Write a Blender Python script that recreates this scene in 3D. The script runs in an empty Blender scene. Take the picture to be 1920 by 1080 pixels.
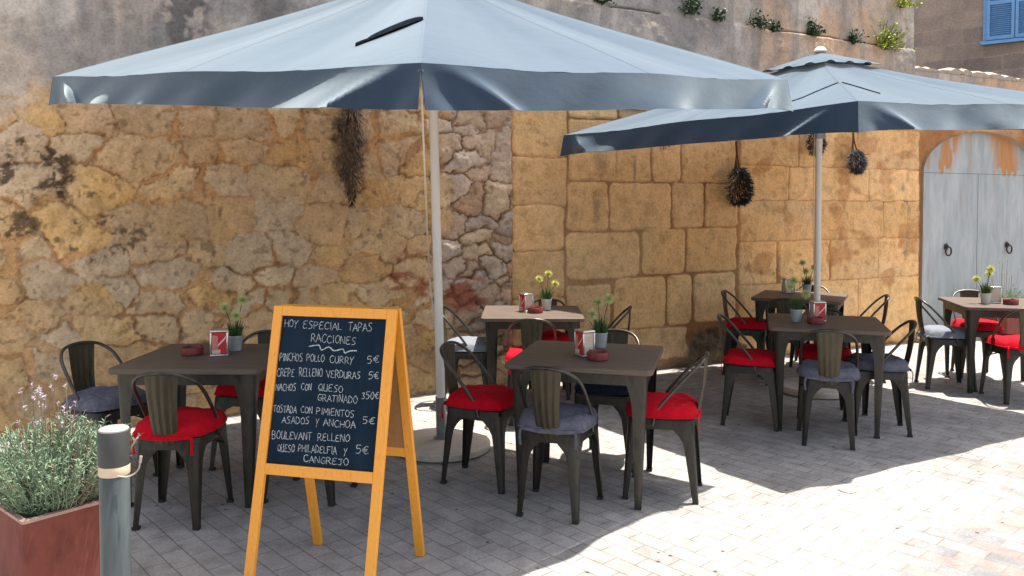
import bpy, bmesh, math, random
import numpy as np
from mathutils import Vector, Matrix
R = math.radians
random.seed(7)
SC = bpy.context.scene
COL = SC.collection

# ------------------------------------------------------------------ camera
cam_d = bpy.data.cameras.new('camera')
cam = bpy.data.objects.new('camera', cam_d)
COL.objects.link(cam)
cam.location = (0, 0, 1.6)
cam.rotation_euler = (R(90 - 1.8), 0, 0)
cam_d.sensor_fit = 'HORIZONTAL'
cam_d.sensor_width = 36.0
cam_d.lens = 36.0 * 1500 / 1920
cam_d.shift_y = -0.0536
cam_d.clip_end = 500
SC.camera = cam
# ------------------------------------------------------------------ sky, sun, exposure
SUN = Vector((0.238, 0.129, 1.0)).normalized()
world = bpy.data.worlds.new('World')
SC.world = world
world.use_nodes = True
wn = world.node_tree
bgn = wn.nodes['Background']
sky = wn.nodes.new('ShaderNodeTexSky')
sky.sky_type = 'NISHITA'
sky.sun_disc = False
sky.sun_elevation = math.asin(SUN.z)
sky.sun_rotation = math.atan2(SUN.x, SUN.y)
sky.dust_density = 2.5
sky.ozone_density = 0.6
hsv = wn.nodes.new('ShaderNodeHueSaturation')
hsv.inputs['Saturation'].default_value = 0.62
wn.links.new(sky.outputs[0], hsv.inputs['Color'])
wn.links.new(hsv.outputs[0], bgn.inputs[0])
bgn.inputs[1].default_value = 0.108
sun_d = bpy.data.lights.new('sun', 'SUN')
sun_d.energy = 3.9
sun_d.angle = R(0.53)
sun_d.color = (1.0, 0.955, 0.88)
sun_o = bpy.data.objects.new('sun', sun_d)
COL.objects.link(sun_o)
sun_o.rotation_euler = SUN.to_track_quat('Z', 'Y').to_euler()
sun_o.location = (6, 6, 20)
SC.view_settings.view_transform = 'Standard'
SC.view_settings.look = 'None'
SC.view_settings.exposure = 1.5
SC.view_settings.gamma = 1.0
SC.cycles.max_bounces = 8
SC.cycles.diffuse_bounces = 5

# ------------------------------------------------------------------ object helpers
def link(o):
    COL.objects.link(o)
    return o
def tag(o, label=None, cat=None, group=None, kind=None):
    if label: o['label'] = label
    if cat: o['category'] = cat
    if group: o['group'] = group
    if kind: o['kind'] = kind
    return o
def empty(name, loc=(0, 0, 0), rz=0.0):
    o = bpy.data.objects.new(name, None)
    link(o)
    o.empty_display_size = 0.1
    o.location = loc
    o.rotation_euler = (0, 0, rz)
    return o
def kids(o):
    return [c for c in o.children]
def copy_tree(o, parent=None):
    c = o.copy()
    COL.objects.link(c)
    c.parent = parent
    for ch in kids(o):
        copy_tree(ch, c)
    return c
def dup(proto, loc, rz, label):
    c = copy_tree(proto)
    c.location = loc
    c.rotation_euler = (0, 0, rz)
    c['label'] = label
    return c

class MB:
    """collects vertices and faces for ONE mesh object"""
    def __init__(s):
        s.v = []; s.f = []
    def add(s, vs, fs):
        n = len(s.v)
        s.v += [tuple(p) for p in vs]
        s.f += [tuple(i + n for i in f) for f in fs]
    def box(s, c, size, M=None):
        x, y, z = size[0] / 2, size[1] / 2, size[2] / 2
        vs = [Vector((sx * x, sy * y, sz * z)) for sz in (-1, 1) for sy in (-1, 1) for sx in (-1, 1)]
        if M is not None: vs = [M @ p for p in vs]
        vs = [p + Vector(c) for p in vs]
        s.add(vs, [(0, 2, 3, 1), (4, 5, 7, 6), (0, 1, 5, 4), (2, 6, 7, 3), (0, 4, 6, 2), (1, 3, 7, 5)])
    def tube(s, pts, rad, n=8, caps=True):
        pts = [Vector(p) for p in pts]
        if not isinstance(rad, (list, tuple)): rad = [rad] * len(pts)
        up = Vector((0.13, 0.27, 0.95))
        rings = []
        prev = None
        for i, p in enumerate(pts):
            t = (pts[min(i + 1, len(pts) - 1)] - pts[max(i - 1, 0)])
            if t.length < 1e-9: t = Vector((0, 0, 1))
            t.normalize()
            a = prev if prev is not None else (up if abs(t.dot(up)) < .93 else Vector((1, 0, 0)))
            a = a - t * a.dot(t)
            if a.length < 1e-6: a = Vector((1, 0, 0)) - t * t.x
            a.normalize(); prev = a
            b = t.cross(a)
            rings.append([p + (a * math.cos(2 * math.pi * k / n) + b * math.sin(2 * math.pi * k / n)) * rad[i] for k in range(n)])
        s.loft(rings, caps)
    def loft(s, rings, caps=True, closed=True):
        n = len(rings[0])
        vs = [p for r in rings for p in r]
        fs = []
        for i in range(len(rings) - 1):
            for k in range(n if closed else n - 1):
                k2 = (k + 1) % n
                fs.append((i * n + k, i * n + k2, (i + 1) * n + k2, (i + 1) * n + k))
        if caps and closed:
            fs.append(tuple(range(n - 1, -1, -1)))
            fs.append(tuple((len(rings) - 1) * n + k for k in range(n)))
        s.add(vs, fs)
    def lathe(s, prof, c=(0, 0, 0), n=24, cap_top=True, cap_bottom=True):
        c = Vector(c)
        rings = [[c + Vector((r * math.cos(2 * math.pi * k / n), r * math.sin(2 * math.pi * k / n), z)) for k in range(n)] for r, z in prof]
        m = len(s.v)
        s.loft(rings, caps=False)
        if cap_bottom: s.f.append(tuple(m + k for k in range(n - 1, -1, -1)))
        if cap_top: s.f.append(tuple(m + (len(prof) - 1) * n + k for k in range(n)))
    def blade(s, p, d, L, w, bend=0.3, segs=2, side=None):
        p = Vector(p); d = Vector(d).normalized()
        if side is None:
            side = d.cross(Vector((random.uniform(-1, 1), random.uniform(-1, 1), random.uniform(-1, 1))))
        side = Vector(side)
        if side.length < 1e-6: side = Vector((1, 0, 0))
        side.normalize()
        vs = []
        for i in range(segs + 1):
            t = i / segs
            ww = w * (0.45 + 1.1 * t if t < .5 else 1.0 * (1 - t) * 2 * 0.95 + 0.06)
            q = p + d * (L * t) + Vector((0, 0, -bend * L * t * t))
            vs += [q - side * ww / 2, q + side * ww / 2]
        s.add(vs, [(2 * i, 2 * i + 1, 2 * i + 3, 2 * i + 2) for i in range(segs)])
    def solidify(s, th):
        bm = bmesh.new()
        vv = [bm.verts.new(p) for p in s.v]
        for f in s.f:
            try: bm.faces.new([vv[i] for i in f])
            except ValueError: pass
        bmesh.ops.remove_doubles(bm, verts=bm.verts, dist=1e-5)
        bmesh.ops.recalc_face_normals(bm, faces=bm.faces)
        bmesh.ops.solidify(bm, geom=bm.faces[:], thickness=th)
        bm.verts.index_update()
        s.v = [tuple(v.co) for v in bm.verts]
        s.f = [tuple(v.index for v in f.verts) for f in bm.faces]
        bm.free()
        return s
    def mesh(s, name, mat, smooth=True, angle=40):
        me = bpy.data.meshes.new(name)
        me.from_pydata(s.v, [], s.f)
        me.update()
        bm = bmesh.new(); bm.from_mesh(me)
        bmesh.ops.recalc_face_normals(bm, faces=bm.faces)
        bm.to_mesh(me); bm.free()
        if mat: me.materials.append(mat)
        if smooth:
            me.shade_smooth()
            me.set_sharp_from_angle(angle=R(angle))
        return me
    def build(s, name, mat, parent=None, smooth=True, angle=40):
        o = bpy.data.objects.new(name, s.mesh(name, mat, smooth, angle))
        link(o)
        o.parent = parent
        return o

def catmull(pts, n=6):
    pts = [Vector(p) for p in pts]
    P = [pts[0] * 2 - pts[1]] + pts + [pts[-1] * 2 - pts[-2]]
    out = []
    for i in range(1, len(P) - 2):
        a, b, c, d = P[i - 1:i + 3]
        for k in range(n):
            t = k / n
            out.append(0.5 * ((2 * b) + (c - a) * t + (2 * a - 5 * b + 4 * c - d) * t * t + (3 * b - a - 3 * c + d) * t ** 3))
    out.append(pts[-1])
    return out
def bevel_obj(o, w, seg=2):
    m = o.modifiers.new('bevel', 'BEVEL')
    m.width = w; m.segments = seg; m.limit_method = 'ANGLE'; m.angle_limit = R(50)
    return o

# ------------------------------------------------------------------ numpy noise
def vnoise(x, y, seed):
    rs = np.random.RandomState(seed)
    N = 256
    tab = rs.rand(N, N)
    xi = np.floor(x).astype(int); yi = np.floor(y).astype(int)
    fx = x - xi; fy = y - yi
    fx = fx * fx * (3 - 2 * fx); fy = fy * fy * (3 - 2 * fy)
    a = tab[xi % N, yi % N]; b = tab[(xi + 1) % N, yi % N]
    c = tab[xi % N, (yi + 1) % N]; d = tab[(xi + 1) % N, (yi + 1) % N]
    return (a * (1 - fx) + b * fx) * (1 - fy) + (c * (1 - fx) + d * fx) * fy
def fbm(x, y, seed, oct=4, gain=.5):
    s = 0; a = 1; t = 0
    for k in range(oct):
        s = s + a * vnoise(x * 2 ** k + 13.7 * k + 100, y * 2 ** k + 7.3 * k + 100, seed + k)
        t += a; a *= gain
    return s / t
def sstep(a, b, x):
    t = np.clip((x - a) / (b - a), 0, 1)
    return t * t * (3 - 2 * t)
def mixc(c, d, m):
    return c * (1 - m[..., None]) + np.asarray(d) * m[..., None]

# ------------------------------------------------------------------ materials
def newmat(name):
    m = bpy.data.materials.new(name)
    m.use_nodes = True
    nt = m.node_tree
    b = nt.nodes['Principled BSDF']
    return m, nt, b
def N(nt, typ, **kw):
    n = nt.nodes.new(typ)
    for k, v in kw.items():
        if k.startswith('_'): setattr(n, k[1:], v)
        else: n.inputs[k.replace('__', ' ')].default_value = v
    return n
def ramp(nt, fac, stops):
    r = nt.nodes.new('ShaderNodeValToRGB')
    e = r.color_ramp.elements
    while len(e) < len(stops): e.new(0.5)
    for i, (p, c) in enumerate(stops):
        e[i].position = p
        e[i].color = (*c, 1) if len(c) == 3 else c
    nt.links.new(fac, r.inputs[0])
    return r
def mixn(nt, fac, a, b, mode='MIX'):
    m = nt.nodes.new('ShaderNodeMix')
    m.data_type = 'RGBA'; m.blend_type = mode
    for i, v in ((0, fac), (6, a), (7, b)):
        if hasattr(v, 'links') or hasattr(v, 'is_linked'): nt.links.new(v, m.inputs[i])
        elif isinstance(v, (int, float)): m.inputs[i].default_value = v
        else: m.inputs[i].default_value = (*v, 1) if len(v) == 3 else v
    return m.outputs[2]
def coords(nt, scale=(1, 1, 1), rot=(0, 0, 0), loc=(0, 0, 0), kind='Object'):
    tc = nt.nodes.new('ShaderNodeTexCoord')
    mp = nt.nodes.new('ShaderNodeMapping')
    mp.inputs['Scale'].default_value = scale
    mp.inputs['Rotation'].default_value = rot
    mp.inputs['Location'].default_value = loc
    nt.links.new(tc.outputs[kind], mp.inputs[0])
    return mp.outputs[0]
def bump(nt, b, height, strength=.3, dist=.01):
    n = nt.nodes.new('ShaderNodeBump')
    n.inputs['Strength'].default_value = strength
    n.inputs['Distance'].default_value = dist
    nt.links.new(height, n.inputs['Height'])
    nt.links.new(n.outputs[0], b.inputs['Normal'])
def noise_mat(name, c1, c2, scale=20, rough=.6, metal=0.0, bstr=.15, bdist=.004, stretch=(1, 1, 1), detail=5, c3=None, sheen=0, spec=None, rrange=None, objrand=0.0):
    m, nt, b = newmat(name)
    v = coords(nt, stretch)
    n = N(nt, 'ShaderNodeTexNoise', Scale=scale, Detail=detail, Roughness=.6)
    nt.links.new(v, n.inputs['Vector'])
    st = [(.3, c1), (.7, c2)] if c3 is None else [(.25, c1), (.5, c2), (.75, c3)]
    r = ramp(nt, n.outputs['Fac'], st)
    out = r.outputs[0]
    if objrand:
        oi = nt.nodes.new('ShaderNodeObjectInfo')
        h = N(nt, 'ShaderNodeHueSaturation')
        mr = N(nt, 'ShaderNodeMapRange')
        mr.inputs[3].default_value = 1 - objrand; mr.inputs[4].default_value = 1 + objrand
        nt.links.new(oi.outputs['Random'], mr.inputs[0])
        nt.links.new(mr.outputs[0], h.inputs['Value'])
        nt.links.new(out, h.inputs['Color'])
        out = h.outputs[0]
    nt.links.new(out, b.inputs['Base Color'])
    b.inputs['Roughness'].default_value = rough
    b.inputs['Metallic'].default_value = metal
    if spec is not None: b.inputs['Specular IOR Level'].default_value = spec
    if sheen: b.inputs['Sheen Weight'].default_value = sheen
    if rrange:
        rr = ramp(nt, n.outputs['Fac'], [(.3, (rrange[0],) * 3), (.7, (rrange[1],) * 3)])
        nt.links.new(rr.outputs[0], b.inputs['Roughness'])
    if bstr: bump(nt, b, n.outputs['Fac'], bstr, bdist)
    return m

M = {}
M['gunmetal'] = noise_mat('gunmetal_paint', (.007, .007, .006), (.036, .033, .025), 16, .45, .4, .12, .001, (1, 1, .30), detail=9, c3=(.014, .0132, .0105), rrange=(.34, .55), objrand=.3)
M['splat'] = noise_mat('brushed_olive_metal', (.024, .020, .011), (.074, .062, .036), 34, .42, .4, .12, .001, (1.5, 1, .12), detail=9, c3=(.042, .035, .020), rrange=(.33, .5), objrand=.25)
M['tube'] = noise_mat('worn_tube_metal', (.045, .042, .036), (.10, .094, .080), 14, .33, .65, .04, .001, rrange=(.26, .42))
M['rubber'] = noise_mat('black_rubber', (.012, .012, .012), (.025, .025, .025), 60, .7)
M['table_top'] = noise_mat('dark_brushed_wood', (.042, .029, .021), (.130, .098, .075), 5, .5, 0, .25, .002, (.8, 16, 16), detail=9, c3=(.078, .057, .043), rrange=(.48, .65), spec=.3)
M['red_cloth'] = noise_mat('red_cushion_cloth', (.42, .002, .010), (.53, .004, .016), 40, .9, 0, .3, .003, spec=.15)
M['grey_cloth'] = noise_mat('grey_blue_cushion_cloth', (.080, .080, .104), (.142, .141, .168), 40, .9, 0, .3, .003, spec=.15)
M['pale_grey_cloth'] = noise_mat('pale_grey_cushion_cloth', (.16, .17, .20), (.22, .23, .26), 40, .9, 0, .3, .003, spec=.15)
M['navy_cloth'] = noise_mat('dark_navy_cushion_cloth', (.012, .014, .030), (.026, .03, .055), 40, .9, 0, .3, .003, spec=.15)
M['pole'] = noise_mat('cream_painted_pole', (.74, .71, .63), (.82, .79, .71), 5, .42, .0, .04, .001, (1, 1, .2))
M['sleeve'] = noise_mat('galvanised_sleeve', (.20, .21, .22), (.33, .34, .35), 12, .4, .6, .05, .001)
M['concrete'] = noise_mat('cast_concrete_base', (.42, .36, .29), (.56, .50, .41), 8, .85, 0, .35, .006, c3=(.49, .43, .35))
M['rope'] = noise_mat('cream_cord', (.50, .42, .30), (.62, .54, .42), 60, .9)
M['sign_wood'] = noise_mat('orange_varnished_pine', (.72, .265, .020), (.86, .36, .040), 9, .42, 0, .10, .001, (12, 12, .7), c3=(.79, .31, .028), rrange=(.36, .5))
M['sign_back'] = noise_mat('brown_hardboard', (.30, .14, .045), (.38, .19, .07), 25, .7)
M['chalkboard'] = noise_mat('dark_blue_chalkboard', (.003, .012, .024), (.010, .023, .040), 5, .7, 0, .05, .001, (2, 1, .6), detail=8, spec=.12)
M['zinc'] = noise_mat('zinc_pot_metal', (.30, .34, .35), (.42, .46, .47), 18, .45, .35, .08, .002)
M['pale_pot'] = noise_mat('pale_ceramic_pot', (.48, .45, .40), (.58, .55, .50), 18, .5, 0, .05, .002)
M['grass'] = noise_mat('artificial_grass', (.018, .060, .012), (.045, .13, .022), 30, .55)
M['ball'] = noise_mat('pale_green_flower_ball', (.42, .47, .16), (.66, .68, .34), 90, .8, 0, .5, .004)
M['yball'] = noise_mat('yellow_flower_ball', (.52, .52, .10), (.72, .70, .25), 90, .8, 0, .5, .004)
M['dark_red'] = noise_mat('dark_red_ashtray_clay', (.14, .012, .012), (.23, .028, .022), 30, .5, 0, .05, .001)
M['chrome'] = noise_mat('dispenser_steel', (.60, .59, .57), (.72, .71, .69), 10, .22, .9, .02, .001)
M['ad_red'] = noise_mat('red_printed_panel', (.50, .012, .014), (.60, .02, .022), 10, .4, 0, 0)
M['ad_white'] = noise_mat('white_print', (.68, .62, .58), (.75, .70, .66), 30, .5, 0, 0)
M['ad_pale'] = noise_mat('faded_pink_print', (.56, .20, .14), (.62, .28, .20), 14, .5, 0, 0)
M['napkin'] = noise_mat('cream_napkins', (.52, .42, .32), (.66, .56, .46), 12, .85, 0, .3, .004, (1, 1, 12))
M['twig'] = noise_mat('dried_dark_sprigs', (.010, .010, .011), (.040, .036, .034), 40, .9)
M['twig_grey'] = noise_mat('dried_grey_sprigs', (.05, .052, .055), (.11, .11, .11), 40, .9)
M['twig_brown'] = noise_mat('dried_brown_sprigs', (.020, .015, .012), (.075, .056, .045), 40, .95)
M['stem'] = noise_mat('dry_brown_stems', (.06, .028, .014), (.12, .055, .03), 40, .9)
M['leaf'] = noise_mat('ledge_plant_leaves', (.012, .036, .010), (.032, .08, .018), 25, .6)
M['leaf_bright'] = noise_mat('yellow_green_leaves', (.22, .27, .015), (.38, .42, .04), 25, .6)
M['lavender'] = noise_mat('lavender_leaves', (.075, .130, .060), (.215, .29, .18), 9, .75, c3=(.13, .195, .11))
M['lavender_dry'] = noise_mat('dry_lavender_stalks', (.17, .12, .075), (.29, .225, .155), 14, .8)
M['lavender_flower'] = noise_mat('lavender_flower_heads', (.50, .40, .47), (.68, .60, .62), 50, .8)
M['corten'] = noise_mat('rusted_planter_steel', (.075, .012, .008), (.195, .046, .028), 6, .8, 0, .2, .003, (1, 1, .6), detail=8, c3=(.135, .030, .021))
M['rim'] = noise_mat('worn_planter_rim', (.34, .20, .15), (.46, .30, .23), 30, .7)
M['soil'] = noise_mat('dark_soil', (.010, .008, .006), (.03, .022, .016), 50, .95, 0, .8, .02)
M['bollard'] = noise_mat('grey_green_bollard_paint', (.030, .043, .047), (.115, .135, .135), 7, .42, .1, .12, .002, (2, 2, .25), detail=8, rrange=(.3, .55))
M['bollard_top'] = noise_mat('dark_grey_bollard_sleeve', (.036, .038, .035), (.06, .062, .058), 12, .55, .1, .06, .002)
M['bollard_cap'] = noise_mat('bare_metal_cap', (.30, .27, .26), (.46, .42, .41), 12, .5, .3, .1, .002)
M['tape'] = noise_mat('beige_tape', (.58, .44, .28), (.70, .56, .38), 12, .6)
M['wire'] = noise_mat('thin_pale_wire', (.34, .30, .23), (.46, .42, .33), 40, .5, .3)
M['iron'] = noise_mat('rusty_iron', (.028, .020, .016), (.07, .045, .032), 50, .65, .3, .3, .003)
M['shutter'] = noise_mat('blue_shutter_paint', (.115, .27, .50), (.16, .34, .58), 6, .55, 0, .06, .002, (1, 1, 6), detail=7)
M['plaque'] = noise_mat('white_glazed_tile', (.55, .58, .60), (.65, .68, .70), 14, .3)
M['plaque_line'] = noise_mat('blue_glaze', (.05, .09, .20), (.08, .13, .26), 14, .3)
M['threshold'] = noise_mat('pale_step_stone', (.30, .25, .20), (.42, .36, .30), 7, .85, 0, .4, .01)
M['strap'] = noise_mat('black_webbing', (.006, .008, .014), (.016, .019, .028), 60, .95, spec=.03)
M['disc'] = noise_mat('rusty_metal_cap', (.34, .28, .22), (.46, .40, .32), 30, .6, .2)

def chalk_mat():
    m, nt, b = newmat('white_chalk')
    v = coords(nt)
    n = N(nt, 'ShaderNodeTexNoise', Scale=260, Detail=3)
    nt.links.new(v, n.inputs['Vector'])
    r = ramp(nt, n.outputs['Fac'], [(.34, (.10, .12, .14)), (.60, (.58, .60, .58))])
    nt.links.new(r.outputs[0], b.inputs['Base Color'])
    b.inputs['Roughness'].default_value = .95
    return m
M['chalk'] = chalk_mat()

def fabric_mat():
    m, nt, b = newmat('slate_blue_canvas')
    v = coords(nt)
    n = N(nt, 'ShaderNodeTexNoise', Scale=3.0, Detail=7, Roughness=.65)
    nt.links.new(v, n.inputs['Vector'])
    r = ramp(nt, n.outputs['Fac'], [(.3, (.024, .044, .074)), (.7, (.036, .058, .088))])
    n2 = N(nt, 'ShaderNodeTexNoise', Scale=40.0, Detail=4)
    nt.links.new(v, n2.inputs['Vector'])
    c = mixn(nt, .10, r.outputs[0], n2.outputs['Color'], 'MULTIPLY')
    nt.links.new(c, b.inputs['Base Color'])
    b.inputs['Roughness'].default_value = .9
    b.inputs['Specular IOR Level'].default_value = .05
    b.inputs['Sheen Weight'].default_value = .95
    b.inputs['Sheen Roughness'].default_value = .38
    b.inputs['Sheen Tint'].default_value = (.84, .965, 1, 1)
    n3 = N(nt, 'ShaderNodeTexNoise', Scale=6.0, Detail=5, Roughness=.55)
    nt.links.new(coords(nt, (1, 1, 2.5)), n3.inputs['Vector'])
    bump(nt, b, n3.outputs['Fac'], .10, .02)
    return m
M['canvas'] = fabric_mat()

def wall_mat(name, attr='albedo', fine=1.0):
    m, nt, b = newmat(name)
    a = nt.nodes.new('ShaderNodeVertexColor'); a.layer_name = attr
    v = coords(nt)
    n1 = N(nt, 'ShaderNodeTexNoise', Scale=9.0, Detail=8, Roughness=.68)
    n2 = N(nt, 'ShaderNodeTexNoise', Scale=48.0, Detail=8, Roughness=.78)
    n3 = N(nt, 'ShaderNodeTexVoronoi', Scale=38.0)
    for n in (n1, n2, n3): nt.links.new(v, n.inputs['Vector'])
    r1 = ramp(nt, n1.outputs['Fac'], [(.28, (.72, .70, .67)), (.52, (1.0, 1.0, 1.0)), (.75, (1.16, 1.13, 1.08))])
    r2 = ramp(nt, n2.outputs['Fac'], [(.30, (.66, .63, .60)), (.52, (1.02, 1.02, 1.02)), (.8, (1.2, 1.2, 1.2))])
    pit = ramp(nt, n3.outputs['Distance'], [(.03, (.45, .42, .40)), (.16, (1, 1, 1))])
    n4 = N(nt, 'ShaderNodeTexNoise', Scale=3.0, Detail=3)
    nt.links.new(v, n4.inputs['Vector'])
    pm = ramp(nt, n4.outputs['Fac'], [(.56, (0, 0, 0)), (.70, (1, 1, 1))])
    c = mixn(nt, 1.0, a.outputs[0], r1.outputs[0], 'MULTIPLY')
    c = mixn(nt, 1.0, c, r2.outputs[0], 'MULTIPLY')
    c2 = mixn(nt, 1.0, c, pit.outputs[0], 'MULTIPLY')
    c = mixn(nt, pm.outputs[0], c, c2)
    nt.links.new(c, b.inputs['Base Color'])
    b.inputs['Roughness'].default_value = .92
    b.inputs['Specular IOR Level'].default_value = .2
    ad = N(nt, 'ShaderNodeMath', _operation='ADD')
    nt.links.new(n1.outputs['Fac'], ad.inputs[0]); nt.links.new(n2.outputs['Fac'], ad.inputs[1])
    bump(nt, b, ad.outputs[0], .55, .014)
    return m
M['wall'] = wall_mat('old_stone_wall')

def floor_mat():
    m, nt, b = newmat('concrete_pavers')
    rot = (0, 0, R(48))
    v = coords(nt, (1, 1, 1), rot)
    def brick(c1, c2, mo):
        n = nt.nodes.new('ShaderNodeTexBrick')
        n.offset = .5; n.squash = 1.0
        n.inputs['Color1'].default_value = (*c1, 1); n.inputs['Color2'].default_value = (*c2, 1); n.inputs['Mortar'].default_value = (*mo, 1)
        n.inputs['Scale'].default_value = 1.0
        n.inputs['Mortar Size'].default_value = .0035
        n.inputs['Mortar Smooth'].default_value = .35
        n.inputs['Bias'].default_value = 0.0
        n.inputs['Brick Width'].default_value = .205
        n.inputs['Row Height'].default_value = .103
        return n
    nw = N(nt, 'ShaderNodeTexNoise', Scale=2.2, Detail=2)
    nt.links.new(v, nw.inputs['Vector'])
    wv = nt.nodes.new('ShaderNodeVectorMath'); wv.operation = 'MULTIPLY_ADD'
    nt.links.new(nw.outputs['Color'], wv.inputs[0]); wv.inputs[1].default_value = (.012, .012, 0); nt.links.new(v, wv.inputs[2])
    g = brick((.340, .322, .298), (.395, .374, .348), (.225, .208, .188))
    h = brick((.22, .215, .21), (.42, .205, .155), (.17, .155, .14))
    k = brick((0, 0, 0), (1, 1, 1), (.5, .5, .5))
    for q in (g, h, k): nt.links.new(wv.outputs[0], q.inputs['Vector'])
    hm = ramp(nt, k.outputs['Color'], [(.0, (.24, .24, .245)), (.30, (.27, .265, .265)), (.36, (.37, .245, .225)), (.66, (.40, .275, .25)), (.72, (.34, .31, .29)), (1, (.38, .35, .325))])
    hc = mixn(nt, h.outputs['Fac'], hm.outputs[0], (.27, .24, .205))
    # zone of coloured pavers: beyond a line that runs across the courses
    tc = nt.nodes.new('ShaderNodeSeparateXYZ'); nt.links.new(v, tc.inputs[0])
    nz = N(nt, 'ShaderNodeTexNoise', Scale=3.0, Detail=2); nt.links.new(v, nz.inputs['Vector'])
    ad = N(nt, 'ShaderNodeMath', _operation='MULTIPLY_ADD'); nt.links.new(nz.outputs['Fac'], ad.inputs[0]); ad.inputs[1].default_value = .5; nt.links.new(tc.outputs[0], ad.inputs[2])
    zone = ramp(nt, ad.outputs[0], [(0, (0, 0, 0)), (1, (1, 1, 1))])
    mr = N(nt, 'ShaderNodeMapRange'); mr.inputs[1].default_value = -1.50; mr.inputs[2].default_value = -1.15
    nt.links.new(ad.outputs[0], mr.inputs[0]); nt.links.new(mr.outputs[0], zone.inputs[0])
    c = mixn(nt, zone.outputs[0], g.outputs['Color'], hc)
    v2 = coords(nt)
    n1 = N(nt, 'ShaderNodeTexNoise', Scale=1.1, Detail=6, Roughness=.65)
    n2 = N(nt, 'ShaderNodeTexNoise', Scale=70.0, Detail=5, Roughness=.7)
    n3 = N(nt, 'ShaderNodeTexVoronoi', Scale=7.5)
    n4 = N(nt, 'ShaderNodeTexNoise', Scale=9.0, Detail=5)
    for n in (n1, n2, n3, n4): nt.links.new(v2, n.inputs['Vector'])
    r1 = ramp(nt, n1.outputs['Fac'], [(.32, (.70, .69, .68)), (.52, (1, 1, 1)), (.72, (1.14, 1.11, 1.06))])
    r2 = ramp(nt, n2.outputs['Fac'], [(.32, (.80, .80, .80)), (.68, (1.12, 1.12, 1.12))])
    r3 = ramp(nt, n3.outputs['Distance'], [(.06, (.30, .28, .26)), (.085, (1, 1, 1))])
    r4 = ramp(nt, n4.outputs['Fac'], [(.36, (.80, .79, .78)), (.55, (1, 1, 1))])
    for r in (r1, r2, r3, r4): c = mixn(nt, 1.0, c, r.outputs[0], 'MULTIPLY')
    nt.links.new(c, b.inputs['Base Color'])
    b.inputs['Roughness'].default_value = .88
    b.inputs['Specular IOR Level'].default_value = .25
    inv = N(nt, 'ShaderNodeMath', _operation='MULTIPLY_ADD')
    nt.links.new(g.outputs['Fac'], inv.inputs[0]); inv.inputs[1].default_value = -1.0
    nt.links.new(n2.outputs['Fac'], inv.inputs[2])
    bump(nt, b, inv.outputs[0], .7, .007)
    return m
M['floor'] = floor_mat()

def gate_mat():
    m, nt, b = newmat('weathered_grey_gate_paint')
    a = nt.nodes.new('ShaderNodeVertexColor'); a.layer_name = 'albedo'
    v = coords(nt, (3.0, 3.0, .45))
    n = N(nt, 'ShaderNodeTexNoise', Scale=6.0, Detail=7, Roughness=.62)
    nt.links.new(v, n.inputs['Vector'])
    r = ramp(nt, n.outputs['Fac'], [(.28, (.80, .80, .79)), (.55, (1, 1, 1)), (.75, (1.06, 1.06, 1.06))])
    c = mixn(nt, 1.0, a.outputs[0], r.outputs[0], 'MULTIPLY')
    nt.links.new(c, b.inputs['Base Color'])
    b.inputs['Roughness'].default_value = .6
    bump(nt, b, n.outputs['Fac'], .15, .005)
    return m
M['gate'] = gate_mat()

def facade_mat():
    m, nt, b = newmat('grey_brown_stone_facade')
    v = coords(nt)
    sw = nt.nodes.new('ShaderNodeSeparateXYZ'); nt.links.new(v, sw.inputs[0])
    cb = nt.nodes.new('ShaderNodeCombineXYZ'); nt.links.new(sw.outputs[0], cb.inputs[0]); nt.links.new(sw.outputs[2], cb.inputs[1])
    nw = N(nt, 'ShaderNodeTexNoise', Scale=2.5, Detail=3); nt.links.new(cb.outputs[0], nw.inputs['Vector'])
    wv = nt.nodes.new('ShaderNodeVectorMath'); wv.operation = 'MULTIPLY_ADD'
    nt.links.new(nw.outputs['Color'], wv.inputs[0]); wv.inputs[1].default_value = (.10, .10, 0); nt.links.new(cb.outputs[0], wv.inputs[2])
    g = nt.nodes.new('ShaderNodeTexBrick')
    nt.links.new(wv.outputs[0], g.inputs['Vector'])
    g.inputs['Color1'].default_value = (.22, .17, .145, 1); g.inputs['Color2'].default_value = (.36, .275, .215, 1); g.inputs['Mortar'].default_value = (.33, .25, .195, 1)
    g.inputs['Scale'].default_value = 1.0; g.inputs['Brick Width'].default_value = .62; g.inputs['Row Height'].default_value = .27
    g.inputs['Mortar Size'].default_value = .02; g.inputs['Mortar Smooth'].default_value = 1.0
    n1 = N(nt, 'ShaderNodeTexNoise', Scale=2.0, Detail=8, Roughness=.7); n2 = N(nt, 'ShaderNodeTexNoise', Scale=30.0, Detail=5)
    for n in (n1, n2): nt.links.new(v, n.inputs['Vector'])
    r1 = ramp(nt, n1.outputs['Fac'], [(.3, (.66, .66, .68)), (.55, (1, 1, 1)), (.75, (1.2, 1.15, 1.1))])
    r2 = ramp(nt, n2.outputs['Fac'], [(.3, (.8, .8, .8)), (.7, (1.12, 1.12, 1.12))])
    c = mixn(nt, 1.0, g.outputs['Color'], r1.outputs[0], 'MULTIPLY')
    c = mixn(nt, 1.0, c, r2.outputs[0], 'MULTIPLY')
    nt.links.new(c, b.inputs['Base Color'])
    b.inputs['Roughness'].default_value = .92
    bump(nt, b, n2.outputs['Fac'], .5, .02)
    return m
M['facade'] = facade_mat()

# ------------------------------------------------------------------ ground
g = MB()
g.add([(-40, -25, 0), (45, -25, 0), (45, 60, 0), (-40, 60, 0)], [(0, 1, 2, 3)])
ground = g.build('ground', M['floor'], None, smooth=False)
tag(ground, kind='structure')

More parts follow.
